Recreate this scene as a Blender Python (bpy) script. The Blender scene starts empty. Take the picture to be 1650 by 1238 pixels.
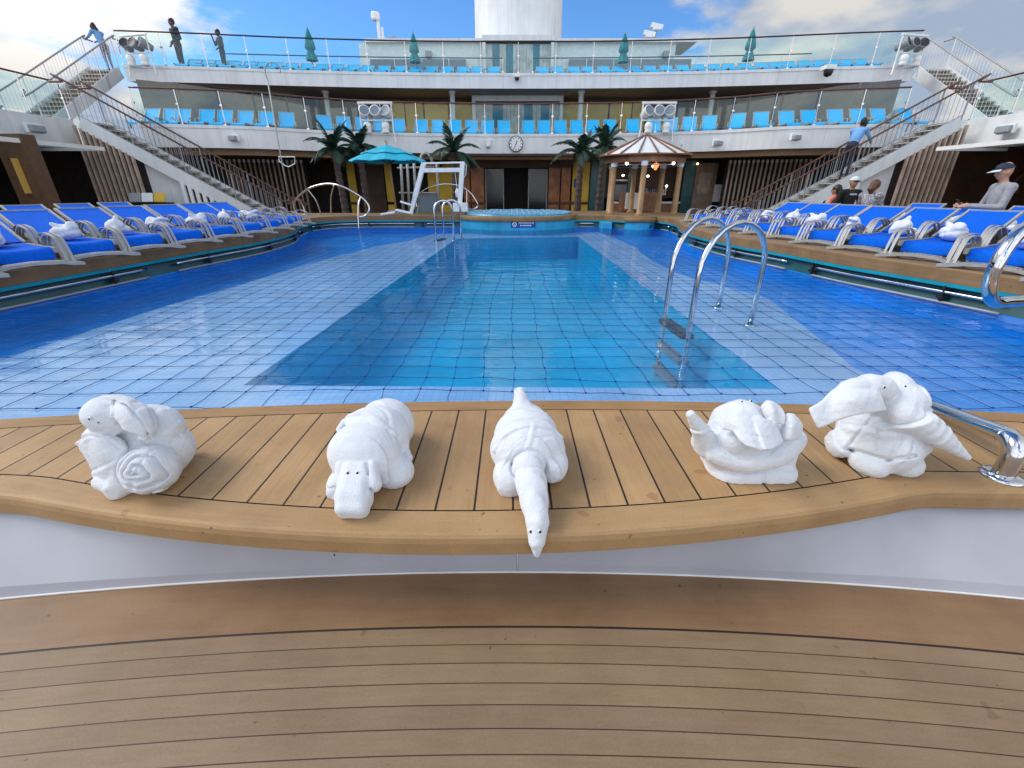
import bpy, math, random
import numpy as np
from mathutils import Vector, Matrix
R = math.radians
rnd = random.Random(7)
scene = bpy.context.scene
COL = scene.collection
CAMZ = 1.3
PITCH = R(24.16)
F = 700.0                      # focal length for a 1650 px wide frame
CT, ST = math.cos(PITCH), math.sin(PITCH)

def ray(px, py):
    v = py - 619.0
    return (px - 825.0, F*CT - v*ST, -(F*ST + v*CT))       # right, forward, up
def at_z(px, py, z):
    d = ray(px, py); s = (z - CAMZ)/d[2]
    return Vector((d[0]*s, d[1]*s, z))
def at_y(px, py, Y):
    d = ray(px, py); s = Y/d[1]
    return Vector((d[0]*s, Y, CAMZ + d[2]*s))
def proj(p):
    x, y, z = p[0], p[1], p[2] - CAMZ
    ax = y*CT - z*ST; up = z*CT + y*ST
    return 825 + x/ax*F, 619 - up/ax*F

# ---------------------------------------------------------------- objects
def tag(o, label=None, cat=None, group=None, kind=None):
    if label: o['label'] = label
    if cat: o['category'] = cat
    if group: o['group'] = group
    if kind: o['kind'] = kind
    return o
def thing(name, label, cat, loc=(0, 0, 0), rotz=0, group=None):
    o = bpy.data.objects.new(name, None); COL.objects.link(o)
    o.empty_display_size = .1
    o.location = loc; o.rotation_euler = (0, 0, rotz)
    return tag(o, label, cat, group)
KIDS = {}
def add_kid(p, o):
    KIDS.setdefault(p.name, []).append(o)
def link(o, parent=None, world=False):
    COL.objects.link(o)
    if parent is not None:
        o.parent = parent; add_kid(parent, o)
        if world:
            off = Vector((0, 0, 0)); q = parent
            while q is not None:
                off += Vector(q.location); q = q.parent
            o.location = -off
    return o
def copy_tree(o, parent=None):
    c = o.copy(); COL.objects.link(c)
    if parent is not None:
        c.parent = parent; add_kid(parent, c)
    for ch in KIDS.get(o.name, []):
        copy_tree(ch, c)
    return c

class MB:
    def __init__(s): s.v = []; s.f = []; s.m = []
    def add(s, vs, fs, mi=0):
        n = len(s.v); s.v += [tuple(p) for p in vs]
        s.f += [tuple(i + n for i in f) for f in fs]; s.m += [mi]*len(fs)
    def box(s, c, d, rz=0, mi=0, mat=None):
        hx, hy, hz = d[0]/2, d[1]/2, d[2]/2
        P = [Vector((a*hx, b*hy, e*hz)) for a in (-1, 1) for b in (-1, 1) for e in (-1, 1)]
        M = mat if mat is not None else Matrix.Rotation(rz, 3, 'Z')
        s.add([M @ p + Vector(c) for p in P],
              [(0, 1, 3, 2), (4, 6, 7, 5), (0, 4, 5, 1), (2, 3, 7, 6), (0, 2, 6, 4), (1, 5, 7, 3)], mi)
    def bar(s, a, b, w, h, up=(0, 0, 1), mi=0):
        a, b = Vector(a), Vector(b); t = b - a; L = t.length
        if L < 1e-6: return
        t.normalize(); u = Vector(up)
        if abs(t.dot(u)) > .98: u = Vector((0, 1, 0))
        sd = t.cross(u).normalized(); u = sd.cross(t)
        M = Matrix((sd, t, u)).transposed()
        s.box((a + b)/2, (w, L, h), mat=M, mi=mi)
    def tube(s, path, r, n=8, closed=False, mi=0, flat=1.0):
        P = [Vector(p) for p in path]; m = len(P)
        rs = r if isinstance(r, (list, tuple)) else [r]*m
        T = []
        for i in range(m):
            if closed: t = P[(i+1) % m] - P[i-1]
            else: t = P[min(i+1, m-1)] - P[max(i-1, 0)]
            T.append(t.normalized() if t.length > 1e-9 else Vector((0, 0, 1)))
        u = T[0].orthogonal().normalized()
        vs = []
        for i in range(m):
            u = (u - T[i]*u.dot(T[i]))
            u = u.normalized() if u.length > 1e-6 else T[i].orthogonal().normalized()
            w = T[i].cross(u)
            for k in range(n):
                a = 2*math.pi*k/n
                vs.append(P[i] + (u*math.cos(a) + w*math.sin(a)*flat)*rs[i])
        fs = []
        for i in range(m if closed else m-1):
            j = (i+1) % m
            for k in range(n):
                fs.append((i*n+k, i*n+(k+1) % n, j*n+(k+1) % n, j*n+k))
        if not closed:
            fs.append(tuple(range(n-1, -1, -1))); fs.append(tuple((m-1)*n+k for k in range(n)))
        s.add(vs, fs, mi)
    def lathe(s, prof, c=(0, 0, 0), n=24, mi=0, a0=0, a1=2*math.pi):
        full = abs(a1-a0-2*math.pi) < 1e-6; vs = []; cols = n if full else n+1
        for r, z in prof:
            for k in range(cols):
                a = a0 + (a1-a0)*k/n
                vs.append((c[0]+r*math.cos(a), c[1]+r*math.sin(a), c[2]+z))
        fs = []
        for i in range(len(prof)-1):
            for k in range(n):
                k2 = (k+1) % cols
                fs.append((i*cols+k, i*cols+k2, (i+1)*cols+k2, (i+1)*cols+k))
        s.add(vs, fs, mi)
    def prism(s, poly, z0, z1, mi=0):
        n = len(poly)
        A = sum(poly[i][0]*poly[(i+1) % n][1]-poly[(i+1) % n][0]*poly[i][1] for i in range(n))
        if A < 0: poly = poly[::-1]
        vs = [(p[0], p[1], z0) for p in poly] + [(p[0], p[1], z1) for p in poly]
        fs = [tuple(range(n-1, -1, -1)), tuple(range(n, 2*n))]
        fs += [(i, (i+1) % n, n+(i+1) % n, n+i) for i in range(n)]
        s.add(vs, fs, mi)
    def strip(s, A, B, mi=0, flip=False):
        n = len(A); vs = list(A)+list(B)
        fs = [(i, i+1, n+i+1, n+i) for i in range(n-1)]
        if flip: fs = [f[::-1] for f in fs]
        s.add(vs, fs, mi)
    def grid(s, rows, mi=0):
        n = len(rows[0]); vs = [p for r in rows for p in r]
        s.add(vs, [(i*n+k, i*n+k+1, (i+1)*n+k+1, (i+1)*n+k) for i in range(len(rows)-1) for k in range(n-1)], mi)
    def build(s, name, mats, parent=None, smooth=False, world=False, bevel=0, auto=False):
        me = bpy.data.meshes.new(name)
        me.from_pydata(s.v, [], s.f)
        if not isinstance(mats, (list, tuple)): mats = [mats]
        for m in mats: me.materials.append(m)
        if len(mats) > 1: me.polygons.foreach_set('material_index', s.m)
        if smooth: me.polygons.foreach_set('use_smooth', [True]*len(me.polygons))
        me.update()
        o = bpy.data.objects.new(name, me)
        link(o, parent, world)
        if bevel:
            b = o.modifiers.new('bevel', 'BEVEL'); b.width = bevel; b.segments = 2; b.limit_method = 'ANGLE'; b.angle_limit = R(40)
        if auto:
            o.modifiers.new('norm', 'WEIGHTED_NORMAL')
        return o

def catmull(pts, sub=6, closed=False):
    P = [Vector(p) for p in pts]; n = len(P); out = []
    for i in range(n if closed else n-1):
        if closed: p0, p1, p2, p3 = P[i-1], P[i], P[(i+1) % n], P[(i+2) % n]
        else: p0, p1, p2, p3 = P[max(i-1, 0)], P[i], P[i+1], P[min(i+2, n-1)]
        for k in range(sub):
            t = k/sub
            out.append(.5*((2*p1)+(p2-p0)*t+(2*p0-5*p1+4*p2-p3)*t*t+(3*p1-p0-3*p2+p3)*t**3))
    if not closed: out.append(P[-1])
    return out
def resample(path, step=None, n=None):
    P = [Vector(p) for p in path]; L = [0]
    for i in range(1, len(P)): L.append(L[-1]+(P[i]-P[i-1]).length)
    if n is None: n = max(1, round(L[-1]/step))
    out = []; j = 0
    for k in range(n+1):
        d = L[-1]*k/n
        while j < len(P)-2 and L[j+1] < d: j += 1
        t = (d-L[j])/max(L[j+1]-L[j], 1e-9)
        out.append(P[j].lerp(P[j+1], min(max(t, 0), 1)))
    return out
def offset2d(path, d):
    P = [Vector(p) for p in path]; out = []
    for i in range(len(P)):
        t = P[min(i+1, len(P)-1)]-P[max(i-1, 0)]; t.normalize()
        out.append(Vector((P[i][0]-t[1]*d, P[i][1]+t[0]*d, P[i][2] if len(P[i]) > 2 else 0)))
    return out
def V3(p, z): return Vector((p[0], p[1], z))

# ---------------------------------------------------------------- materials
def nt(m): return m.node_tree.nodes, m.node_tree.links
def mat(name, col, rough=.5, metal=0., var=.06, vscale=6., bump=0., bscale=40., spec=.5, emit=None, estr=0, coat=0, trans=0, alt=None):
    """principled material with a little procedural colour variation"""
    m = bpy.data.materials.new(name); m.use_nodes = True
    N, L = nt(m); b = N['Principled BSDF']
    b.inputs['Roughness'].default_value = rough; b.inputs['Metallic'].default_value = metal
    b.inputs['Specular IOR Level'].default_value = spec
    if coat: b.inputs['Coat Weight'].default_value = coat
    if trans: b.inputs['Subsurface Weight'].default_value = trans
    tc = N.new('ShaderNodeTexCoord')
    n = N.new('ShaderNodeTexNoise'); n.inputs['Scale'].default_value = vscale; n.inputs['Detail'].default_value = 5
    L.new(tc.outputs['Object'], n.inputs['Vector'])
    r = N.new('ShaderNodeValToRGB')
    lo = [max(0, c*(1-var)) for c in col]; hi = [min(1, c*(1+var)) for c in col]
    if alt: lo = alt
    r.color_ramp.elements[0].color = (*lo, 1); r.color_ramp.elements[1].color = (*hi, 1)
    r.color_ramp.elements[0].position = .35; r.color_ramp.elements[1].position = .65
    L.new(n.outputs['Fac'], r.inputs['Fac']); L.new(r.outputs['Color'], b.inputs['Base Color'])
    if bump:
        n2 = N.new('ShaderNodeTexNoise'); n2.inputs['Scale'].default_value = bscale; n2.inputs['Detail'].default_value = 4
        L.new(tc.outputs['Object'], n2.inputs['Vector'])
        bp = N.new('ShaderNodeBump'); bp.inputs['Strength'].default_value = bump; bp.inputs['Distance'].default_value = .01
        L.new(n2.outputs['Fac'], bp.inputs['Height']); L.new(bp.outputs['Normal'], b.inputs['Normal'])
    if emit:
        b.inputs['Emission Color'].default_value = (*emit, 1); b.inputs['Emission Strength'].default_value = estr
    return m
def math_n(N, L, op, a, b=None):
    n = N.new('ShaderNodeMath'); n.operation = op
    for i, x in enumerate((a, b)):
        if x is None: continue
        if isinstance(x, (int, float)): n.inputs[i].default_value = x
        else: L.new(x, n.inputs[i])
    return n.outputs[0]
def wood(name, base, dark, width=0, seam=.006, mode='x', seamcol=(.02, .016, .012), centre=(0, 0), r0=0, rough=.6, stain=.25, scale=(60, 3), gap_bump=.4, pv=.16):
    """teak: grain streaks along the board, boards of `width` across with dark caulked seams, blotchy stains"""
    m = bpy.data.materials.new(name); m.use_nodes = True
    N, L = nt(m); b = N['Principled BSDF']
    tc = N.new('ShaderNodeTexCoord'); sp = N.new('ShaderNodeSeparateXYZ'); L.new(tc.outputs['Object'], sp.inputs[0])
    x, y, z = sp.outputs
    if mode == 'x': u, v = x, y
    elif mode == 'y': u, v = y, x
    elif mode == 'z': u, v = z, x
    else:
        dx = math_n(N, L, 'SUBTRACT', x, centre[0]); dy = math_n(N, L, 'SUBTRACT', y, centre[1])
        rr = math_n(N, L, 'SQRT', math_n(N, L, 'ADD', math_n(N, L, 'MULTIPLY', dx, dx), math_n(N, L, 'MULTIPLY', dy, dy)))
        u = math_n(N, L, 'SUBTRACT', r0, rr)
        v = math_n(N, L, 'MULTIPLY', math_n(N, L, 'ARCTAN2', dx, dy), r0 if r0 else 5.)
    cmb = N.new('ShaderNodeCombineXYZ')
    L.new(math_n(N, L, 'MULTIPLY', u, scale[0]), cmb.inputs[0]); L.new(math_n(N, L, 'MULTIPLY', v, scale[1]), cmb.inputs[1])
    grain = N.new('ShaderNodeTexNoise'); grain.inputs['Scale'].default_value = 1.; grain.inputs['Detail'].default_value = 8; grain.inputs['Roughness'].default_value = .65
    if width:
        q = math_n(N, L, 'DIVIDE', u, width); fl = math_n(N, L, 'FLOOR', q); fr = math_n(N, L, 'FRACT', q)
        wn = N.new('ShaderNodeTexWhiteNoise'); wn.noise_dimensions = '1D'; L.new(fl, wn.inputs['W'])
        L.new(math_n(N, L, 'MULTIPLY', wn.outputs['Value'], 37.), cmb.inputs[2])
    L.new(cmb.outputs[0], grain.inputs['Vector'])
    ramp = N.new('ShaderNodeValToRGB'); ramp.color_ramp.elements[0].color = (*dark, 1); ramp.color_ramp.elements[1].color = (*base, 1)
    ramp.color_ramp.elements[0].position = .25; ramp.color_ramp.elements[1].position = .72
    L.new(grain.outputs['Fac'], ramp.inputs['Fac'])
    big = N.new('ShaderNodeTexNoise'); big.inputs['Scale'].default_value = 3.2; big.inputs['Detail'].default_value = 6; big.inputs['Roughness'].default_value = .6
    L.new(tc.outputs['Object'], big.inputs['Vector'])
    r2 = N.new('ShaderNodeValToRGB'); r2.color_ramp.elements[0].position = .3; r2.color_ramp.elements[1].position = .62
    e = 1-stain
    r2.color_ramp.elements[0].color = (e, e*.97, e*.94, 1); r2.color_ramp.elements[1].color = (1, 1, 1, 1)
    L.new(big.outputs['Fac'], r2.inputs['Fac'])
    mx = N.new('ShaderNodeMix'); mx.data_type = 'RGBA'; mx.blend_type = 'MULTIPLY'; mx.inputs[0].default_value = 1
    L.new(ramp.outputs[0], mx.inputs[6]); L.new(r2.outputs[0], mx.inputs[7])
    col = mx.outputs[2]
    # small dark drip marks
    sn = N.new('ShaderNodeTexNoise'); sn.inputs['Scale'].default_value = 9.; sn.inputs['Detail'].default_value = 2.5
    L.new(tc.outputs['Object'], sn.inputs['Vector'])
    sr = N.new('ShaderNodeValToRGB'); sr.color_ramp.elements[0].position = .71; sr.color_ramp.elements[1].position = .74
    L.new(sn.outputs['Fac'], sr.inputs['Fac'])
    m3 = N.new('ShaderNodeMix'); m3.data_type = 'RGBA'; L.new(math_n(N, L, 'MULTIPLY', sr.outputs[0], .45), m3.inputs[0])
    L.new(col, m3.inputs[6]); m3.inputs[7].default_value = (dark[0]*.6, dark[1]*.45, dark[2]*.4, 1); col = m3.outputs[2]
    # pin-head specks and fine pores
    pn = N.new('ShaderNodeTexNoise'); pn.inputs['Scale'].default_value = 34.; pn.inputs['Detail'].default_value = 2.
    L.new(tc.outputs['Object'], pn.inputs['Vector'])
    pr = N.new('ShaderNodeValToRGB'); pr.color_ramp.elements[0].position = .73; pr.color_ramp.elements[1].position = .76; L.new(pn.outputs['Fac'], pr.inputs['Fac'])
    m5 = N.new('ShaderNodeMix'); m5.data_type = 'RGBA'; L.new(math_n(N, L, 'MULTIPLY', pr.outputs[0], .6), m5.inputs[0]); L.new(col, m5.inputs[6]); m5.inputs[7].default_value = (.03, .02, .014, 1)
    fn = N.new('ShaderNodeTexNoise'); fn.inputs['Scale'].default_value = 150.; fn.inputs['Detail'].default_value = 3.; L.new(tc.outputs['Object'], fn.inputs['Vector'])
    h5 = N.new('ShaderNodeHueSaturation'); L.new(m5.outputs[2], h5.inputs['Color']); L.new(math_n(N, L, 'ADD', math_n(N, L, 'MULTIPLY', fn.outputs['Fac'], .36), .82), h5.inputs['Value']); col = h5.outputs[0]
    hgt = grain.outputs['Fac']
    if width:
        hv = N.new('ShaderNodeHueSaturation'); L.new(col, hv.inputs['Color'])
        L.new(math_n(N, L, 'ADD', math_n(N, L, 'MULTIPLY', wn.outputs['Value'], pv), 1-pv/2), hv.inputs['Value']); col = hv.outputs[0]
        sm = math_n(N, L, 'LESS_THAN', fr, seam/width)
        m4 = N.new('ShaderNodeMix'); m4.data_type = 'RGBA'; L.new(sm, m4.inputs[0]); L.new(col, m4.inputs[6]); m4.inputs[7].default_value = (*seamcol, 1); col = m4.outputs[2]
        hgt = math_n(N, L, 'SUBTRACT', math_n(N, L, 'MULTIPLY', hgt, .15), math_n(N, L, 'MULTIPLY', sm, gap_bump))
    else:
        hgt = math_n(N, L, 'MULTIPLY', hgt, .15)
    L.new(col, b.inputs['Base Color'])
    bp = N.new('ShaderNodeBump'); bp.inputs['Strength'].default_value = .5; bp.inputs['Distance'].default_value = .006
    L.new(hgt, bp.inputs['Height']); L.new(bp.outputs[0], b.inputs['Normal'])
    b.inputs['Roughness'].default_value = rough; b.inputs['Specular IOR Level'].default_value = .35
    return m
def glass_mat(name, tint=(.86, .95, .95), fr=1.45, mixmin=.05):
    m = bpy.data.materials.new(name); m.use_nodes = True; N, L = nt(m)
    N.remove(N['Principled BSDF']); out = N['Material Output']
    t = N.new('ShaderNodeBsdfTransparent'); t.inputs[0].default_value = (*tint, 1)
    g = N.new('ShaderNodeBsdfGlossy'); g.inputs['Roughness'].default_value = .015; g.inputs[0].default_value = (.95, .98, 1, 1)
    lw = N.new('ShaderNodeLayerWeight'); lw.inputs[0].default_value = .5
    p5 = math_n(N, L, 'POWER', lw.outputs['Facing'], 5.)
    mx = N.new('ShaderNodeMixShader'); L.new(math_n(N, L, 'ADD', math_n(N, L, 'MULTIPLY', p5, .5), mixmin), mx.inputs[0])
    L.new(t.outputs[0], mx.inputs[1]); L.new(g.outputs[0], mx.inputs[2]); L.new(mx.outputs[0], out.inputs[0])
    return m
def water_mat():
    m = bpy.data.materials.new('pool_water'); m.use_nodes = True; N, L = nt(m)
    N.remove(N['Principled BSDF']); out = N['Material Output']
    tc = N.new('ShaderNodeTexCoord')
    def noise(sx, sy, det, sc=1., dist=0.):
        mp = N.new('ShaderNodeMapping'); mp.inputs['Scale'].default_value = (sx, sy, 1); L.new(tc.outputs['Object'], mp.inputs[0])
        n = N.new('ShaderNodeTexNoise'); n.inputs['Scale'].default_value = sc; n.inputs['Detail'].default_value = det; n.inputs['Distortion'].default_value = dist
        L.new(mp.outputs[0], n.inputs['Vector']); return n.outputs['Fac']
    a = noise(1.3, 2.6, 2.0, 1.0, .4); c = noise(6., 13., 3., 1., .3)
    area = noise(.35, .35, 1.)               # calm and ruffled patches
    ar = N.new('ShaderNodeMapRange'); ar.inputs[1].default_value = .42; ar.inputs[2].default_value = .62; ar.inputs[3].default_value = .15; ar.inputs[4].default_value = 1.
    L.new(area, ar.inputs[0])
    # the overflow channels along both sides are rougher than the middle
    sp = N.new('ShaderNodeSeparateXYZ'); L.new(tc.outputs['Object'], sp.inputs[0])
    sd = N.new('ShaderNodeMapRange'); sd.inputs[1].default_value = 2.4; sd.inputs[2].default_value = 4.0; sd.inputs[3].default_value = 0; sd.inputs[4].default_value = .9
    L.new(math_n(N, L, 'ABSOLUTE', math_n(N, L, 'ADD', sp.outputs[0], .3)), sd.inputs[0])
    amp = math_n(N, L, 'ADD', ar.outputs[0], sd.outputs[0])
    h = math_n(N, L, 'ADD', math_n(N, L, 'MULTIPLY', a, .9), math_n(N, L, 'MULTIPLY', math_n(N, L, 'MULTIPLY', c, .32), amp))
    bp = N.new('ShaderNodeBump'); bp.inputs['Strength'].default_value = .5; bp.inputs['Distance'].default_value = .028
    L.new(h, bp.inputs['Height'])
    t = N.new('ShaderNodeBsdfTransparent'); t.inputs[0].default_value = (.8, .95, 1, 1)
    g = N.new('ShaderNodeBsdfGlossy'); g.inputs['Roughness'].default_value = .02; L.new(bp.outputs[0], g.inputs['Normal'])
    f = N.new('ShaderNodeFresnel'); f.inputs[0].default_value = 1.4; L.new(bp.outputs[0], f.inputs['Normal'])
    fc = math_n(N, L, 'MINIMUM', math_n(N, L, 'ADD', math_n(N, L, 'MULTIPLY', f.outputs[0], 1.05), .0), .27)
    mx = N.new('ShaderNodeMixShader'); L.new(fc, mx.inputs[0]); L.new(t.outputs[0], mx.inputs[1]); L.new(g.outputs[0], mx.inputs[2])
    L.new(mx.outputs[0], out.inputs[0])
    return m
def tile_mat(name, c1, c2, grout, size=.05, rough=.35):
    m = bpy.data.materials.new(name); m.use_nodes = True; N, L = nt(m); b = N['Principled BSDF']
    tc = N.new('ShaderNodeTexCoord'); br = N.new('ShaderNodeTexBrick')
    br.offset = 0; br.inputs['Scale'].default_value = 1/size; br.inputs['Brick Width'].default_value = 1; br.inputs['Row Height'].default_value = 1
    br.inputs['Mortar Size'].default_value = .05; br.inputs['Color1'].default_value = (*c1, 1); br.inputs['Color2'].default_value = (*c2, 1); br.inputs['Mortar'].default_value = (*grout, 1)
    L.new(tc.outputs['Object'], br.inputs['Vector'])
    n = N.new('ShaderNodeTexNoise'); n.inputs['Scale'].default_value = 1.1; n.inputs['Detail'].default_value = 4; L.new(tc.outputs['Object'], n.inputs['Vector'])
    mr = N.new('ShaderNodeMapRange'); mr.inputs[1].default_value = .3; mr.inputs[2].default_value = .7; mr.inputs[3].default_value = .8; mr.inputs[4].default_value = 1.15; L.new(n.outputs['Fac'], mr.inputs[0])
    hv = N.new('ShaderNodeHueSaturation'); L.new(br.outputs['Color'], hv.inputs['Color']); L.new(mr.outputs[0], hv.inputs['Value'])
    L.new(hv.outputs[0], b.inputs['Base Color']); b.inputs['Roughness'].default_value = rough
    return m
M = {}
M['white'] = mat('white_paint', (.74, .76, .78), .45, var=.04, vscale=1.5)
def plated(m, pitch=2.3):
    N, L = nt(m); b = N['Principled BSDF']; src = b.inputs['Base Color'].links[0].from_socket
    tc = N.new('ShaderNodeTexCoord'); sp = N.new('ShaderNodeSeparateXYZ'); L.new(tc.outputs['Object'], sp.inputs[0])
    fr = math_n(N, L, 'FRACT', math_n(N, L, 'DIVIDE', math_n(N, L, 'ADD', sp.outputs[0], .37), pitch)); ln = math_n(N, L, 'LESS_THAN', fr, .012/pitch)
    mp = N.new('ShaderNodeMapping'); mp.inputs['Scale'].default_value = (5, 5, .5); L.new(tc.outputs['Object'], mp.inputs[0])
    n = N.new('ShaderNodeTexNoise'); n.inputs['Scale'].default_value = 1.; n.inputs['Detail'].default_value = 5; L.new(mp.outputs[0], n.inputs['Vector'])
    r = N.new('ShaderNodeMapRange'); r.inputs[1].default_value = .3; r.inputs[2].default_value = .62; r.inputs[3].default_value = .88; r.inputs[4].default_value = 1.; L.new(n.outputs['Fac'], r.inputs[0])
    hv = N.new('ShaderNodeHueSaturation'); L.new(src, hv.inputs['Color']); L.new(math_n(N, L, 'SUBTRACT', r.outputs[0], math_n(N, L, 'MULTIPLY', ln, .3)), hv.inputs['Value']); L.new(hv.outputs[0], b.inputs['Base Color'])
plated(M['white'])
M['white2'] = mat('white_enamel', (.78, .79, .79), .3, var=.04)
M['riser'] = mat('grey_riser_panel', (.42, .425, .47), .4, var=.06, vscale=3)
def specked(m, sc=30, thr=.77):
    N, L = nt(m); b = N['Principled BSDF']; src = b.inputs['Base Color'].links[0].from_socket
    tc = N.new('ShaderNodeTexCoord'); n = N.new('ShaderNodeTexNoise'); n.inputs['Scale'].default_value = sc; n.inputs['Detail'].default_value = 2; L.new(tc.outputs['Object'], n.inputs['Vector'])
    g = math_n(N, L, 'GREATER_THAN', n.outputs['Fac'], thr); mx = N.new('ShaderNodeMix'); mx.data_type = 'RGBA'; L.new(g, mx.inputs[0]); L.new(src, mx.inputs[6]); mx.inputs[7].default_value = (.04, .035, .03, 1); L.new(mx.outputs[2], b.inputs['Base Color'])
specked(M['riser'])
M['soffit'] = mat('soffit_panel', (.22, .2, .18), .6, var=.1, vscale=2)
M['brownband'] = mat('brown_soffit_band', (.26, .16, .085), .6, var=.1, vscale=2)
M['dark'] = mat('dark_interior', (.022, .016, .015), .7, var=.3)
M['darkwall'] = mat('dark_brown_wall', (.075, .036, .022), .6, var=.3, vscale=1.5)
M['teakrail'] = mat('varnished_handrail', (.11, .042, .024), .3, var=.2, vscale=8)
M['steel'] = mat('polished_steel', (.62, .62, .63), .12, 1., var=.06, vscale=14)
M['satin'] = mat('satin_aluminium', (.36, .36, .35), .5, .15, var=.08, vscale=9)
M['chrome'] = mat('rail_chrome', (.66, .66, .68), .08, 1., var=.05, vscale=20)
M['glass'] = glass_mat('balustrade_glass', (.88, .97, .965), 1.42, .025)
M['cglass'] = glass_mat('clear_glass', (.9, .95, .95), 1.4)
M['dglass'] = mat('dark_window_glass', (.075, .066, .058), .06, var=.2, spec=.8)  # brownish base colour stands in for the soffit mirrored in the panes
M['blue'] = mat('royal_blue_sling', (.0, .115, .68), .8, var=.1, vscale=30, bump=.25, bscale=400, spec=.15)
M['lblue'] = mat('light_blue_sling', (.005, .45, .9), .6, var=.08, vscale=20, bump=.2, bscale=300)
M['piping'] = mat('sling_piping', (.3, .34, .42), .5)
M['teal'] = mat('teal_paint', (.0, .27, .36), .4, var=.1)
M['tealdark'] = mat('dark_teal_gutter', (.005, .085, .1), .3, var=.25, vscale=3)
M['canvas'] = mat('turquoise_canvas', (.01, .4, .58), .75, var=.1, vscale=5, bump=.2, bscale=60)
M['canvas2'] = mat('folded_green_canvas', (.01, .2, .21), .8, var=.2, vscale=8, bump=.3, bscale=30)
M['yellow'] = mat('yellow_panel', (.62, .4, .03), .55, var=.12, vscale=2)
M['blind'] = mat('ochre_blind', (.72, .46, .07), .65, var=.1, vscale=3)
M['orange'] = mat('orange_wood', (.3, .1, .025), .4, var=.35, vscale=3)
M['slat'] = mat('brown_slat', (.3, .205, .15), .5, var=.2, vscale=5)
M['slatl'] = mat('pale_slat', (.45, .34, .275), .5, var=.2, vscale=5)
M['black'] = mat('black_plastic', (.012, .012, .013), .45)
M['grey'] = mat('grey_paint', (.3, .32, .35), .5)
M['dgrey'] = mat('slate_panel', (.17, .22, .28), .5)
M['lgrey'] = mat('pale_grey_panel', (.76, .79, .81), .5)
M['weath'] = mat('weathered_white_boards', (.55, .57, .58), .7, var=.1, vscale=3, alt=(.36, .38, .4))
M['stripe'] = mat('teal_stripe_boards', (.01, .19, .3), .6, var=.15, vscale=4)
M['copper'] = mat('copper_ridge', (.24, .115, .06), .4, .5, var=.2)
M['tan'] = mat('tan_column', (.33, .19, .085), .5, var=.2, vscale=4)
M['bark'] = mat('palm_bark', (.07, .05, .042), .85, var=.4, vscale=20, bump=.7, bscale=30)
M['doorglass'] = mat('dark_door_glass', (.014, .015, .02), .12, var=.2)
M['frond'] = mat('palm_frond', (.016, .046, .026), .5, var=.5, vscale=6)
M['lampwarm'] = mat('warm_lamp', (.8, .6, .3), .4, emit=(1, .72, .35), estr=2.2)
M['lampor'] = mat('orange_lamp', (.8, .3, .1), .4, emit=(1, .33, .12), estr=.9)
M['lampwh'] = mat('small_white_lamp', (.8, .8, .75), .4, emit=(1, .9, .75), estr=5)
M['towel'] = mat('white_terry_towel', (.71, .74, .785), .95, var=.03, vscale=30, bump=.38, bscale=185, spec=.1)
M['towel'].node_tree.nodes['Principled BSDF'].inputs['Sheen Weight'].default_value = .35
M['signblue'] = mat('blue_sign', (.005, .05, .32), .4)
M['tub'] = tile_mat('light_blue_tub_tile', (.03, .38, .62), (.02, .31, .56), (.05, .36, .5), .06)
M['shelf'] = tile_mat('lavender_pool_tile', (.42, .6, .92), (.38, .55, .87), (.3, .46, .74), .05)
M['deep'] = tile_mat('teal_pool_tile', (.0, .46, .76), (.0, .41, .72), (.0, .4, .68), .05)
M['outer'] = tile_mat('blue_pool_tile', (.0, .34, .95), (.0, .3, .9), (.01, .3, .82), .05)
M['water'] = water_mat()
M['net'] = mat('navy_net_cord', (.006, .05, .22), .7)
M['netl'] = mat('pale_net_cord', (.25, .5, .7), .7)
M['caulk'] = mat('black_caulk', (.014, .012, .011), .6)
M['wcaulk'] = mat('white_sealant', (.75, .72, .7), .5)
M['tread'] = mat('stair_tread', (.55, .5, .43), .7, var=.15)
M['pool'] = mat('pool_gasket', (.01, .02, .03), .6)
M['cushion'] = mat('tan_vinyl', (.22, .1, .05), .5, var=.15)
TE, TD = (.47, .295, .14), (.39, .23, .103)
M['plank'] = wood('teak_ledge_planks', TE, TD, .133, .0075, 'x', stain=.2)
M['edge'] = wood('teak_edge_board', (.46, .29, .138), (.385, .233, .106), 0, mode='r', centre=(-.2, 7.55), r0=6.5, stain=.22)
M['back'] = wood('teak_back_board', (.42, .24, .1), (.28, .16, .065), 0, mode='y', stain=.2)
M['rim'] = wood('teak_rim_board', (.34, .2, .085), (.2, .12, .055), 0, mode='z', stain=.3, scale=(50, 4))
M['rimtop'] = wood('teak_platform_planks', (.35, .23, .12), (.22, .15, .085), .06, .005, 'x', stain=.25)
M['step'] = wood('teak_step_planks', (.275, .188, .112), (.236, .158, .092), .058, .0028, 'r', centre=(0, -12.412), r0=13.6-.222, rough=.5, stain=.18, seamcol=(.05, .022, .012), scale=(55, 5.), pv=.1)
M['stepb'] = wood('teak_step_border', (.285, .172, .092), (.24, .14, .073), 0, mode='r', centre=(0, -12.412), r0=13.6, rough=.42, stain=.22, scale=(25, 2.))
M['deck'] = wood('main_deck_teak', (.25, .17, .1), (.16, .1, .06), .06, .004, 'x', stain=.3)

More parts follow.
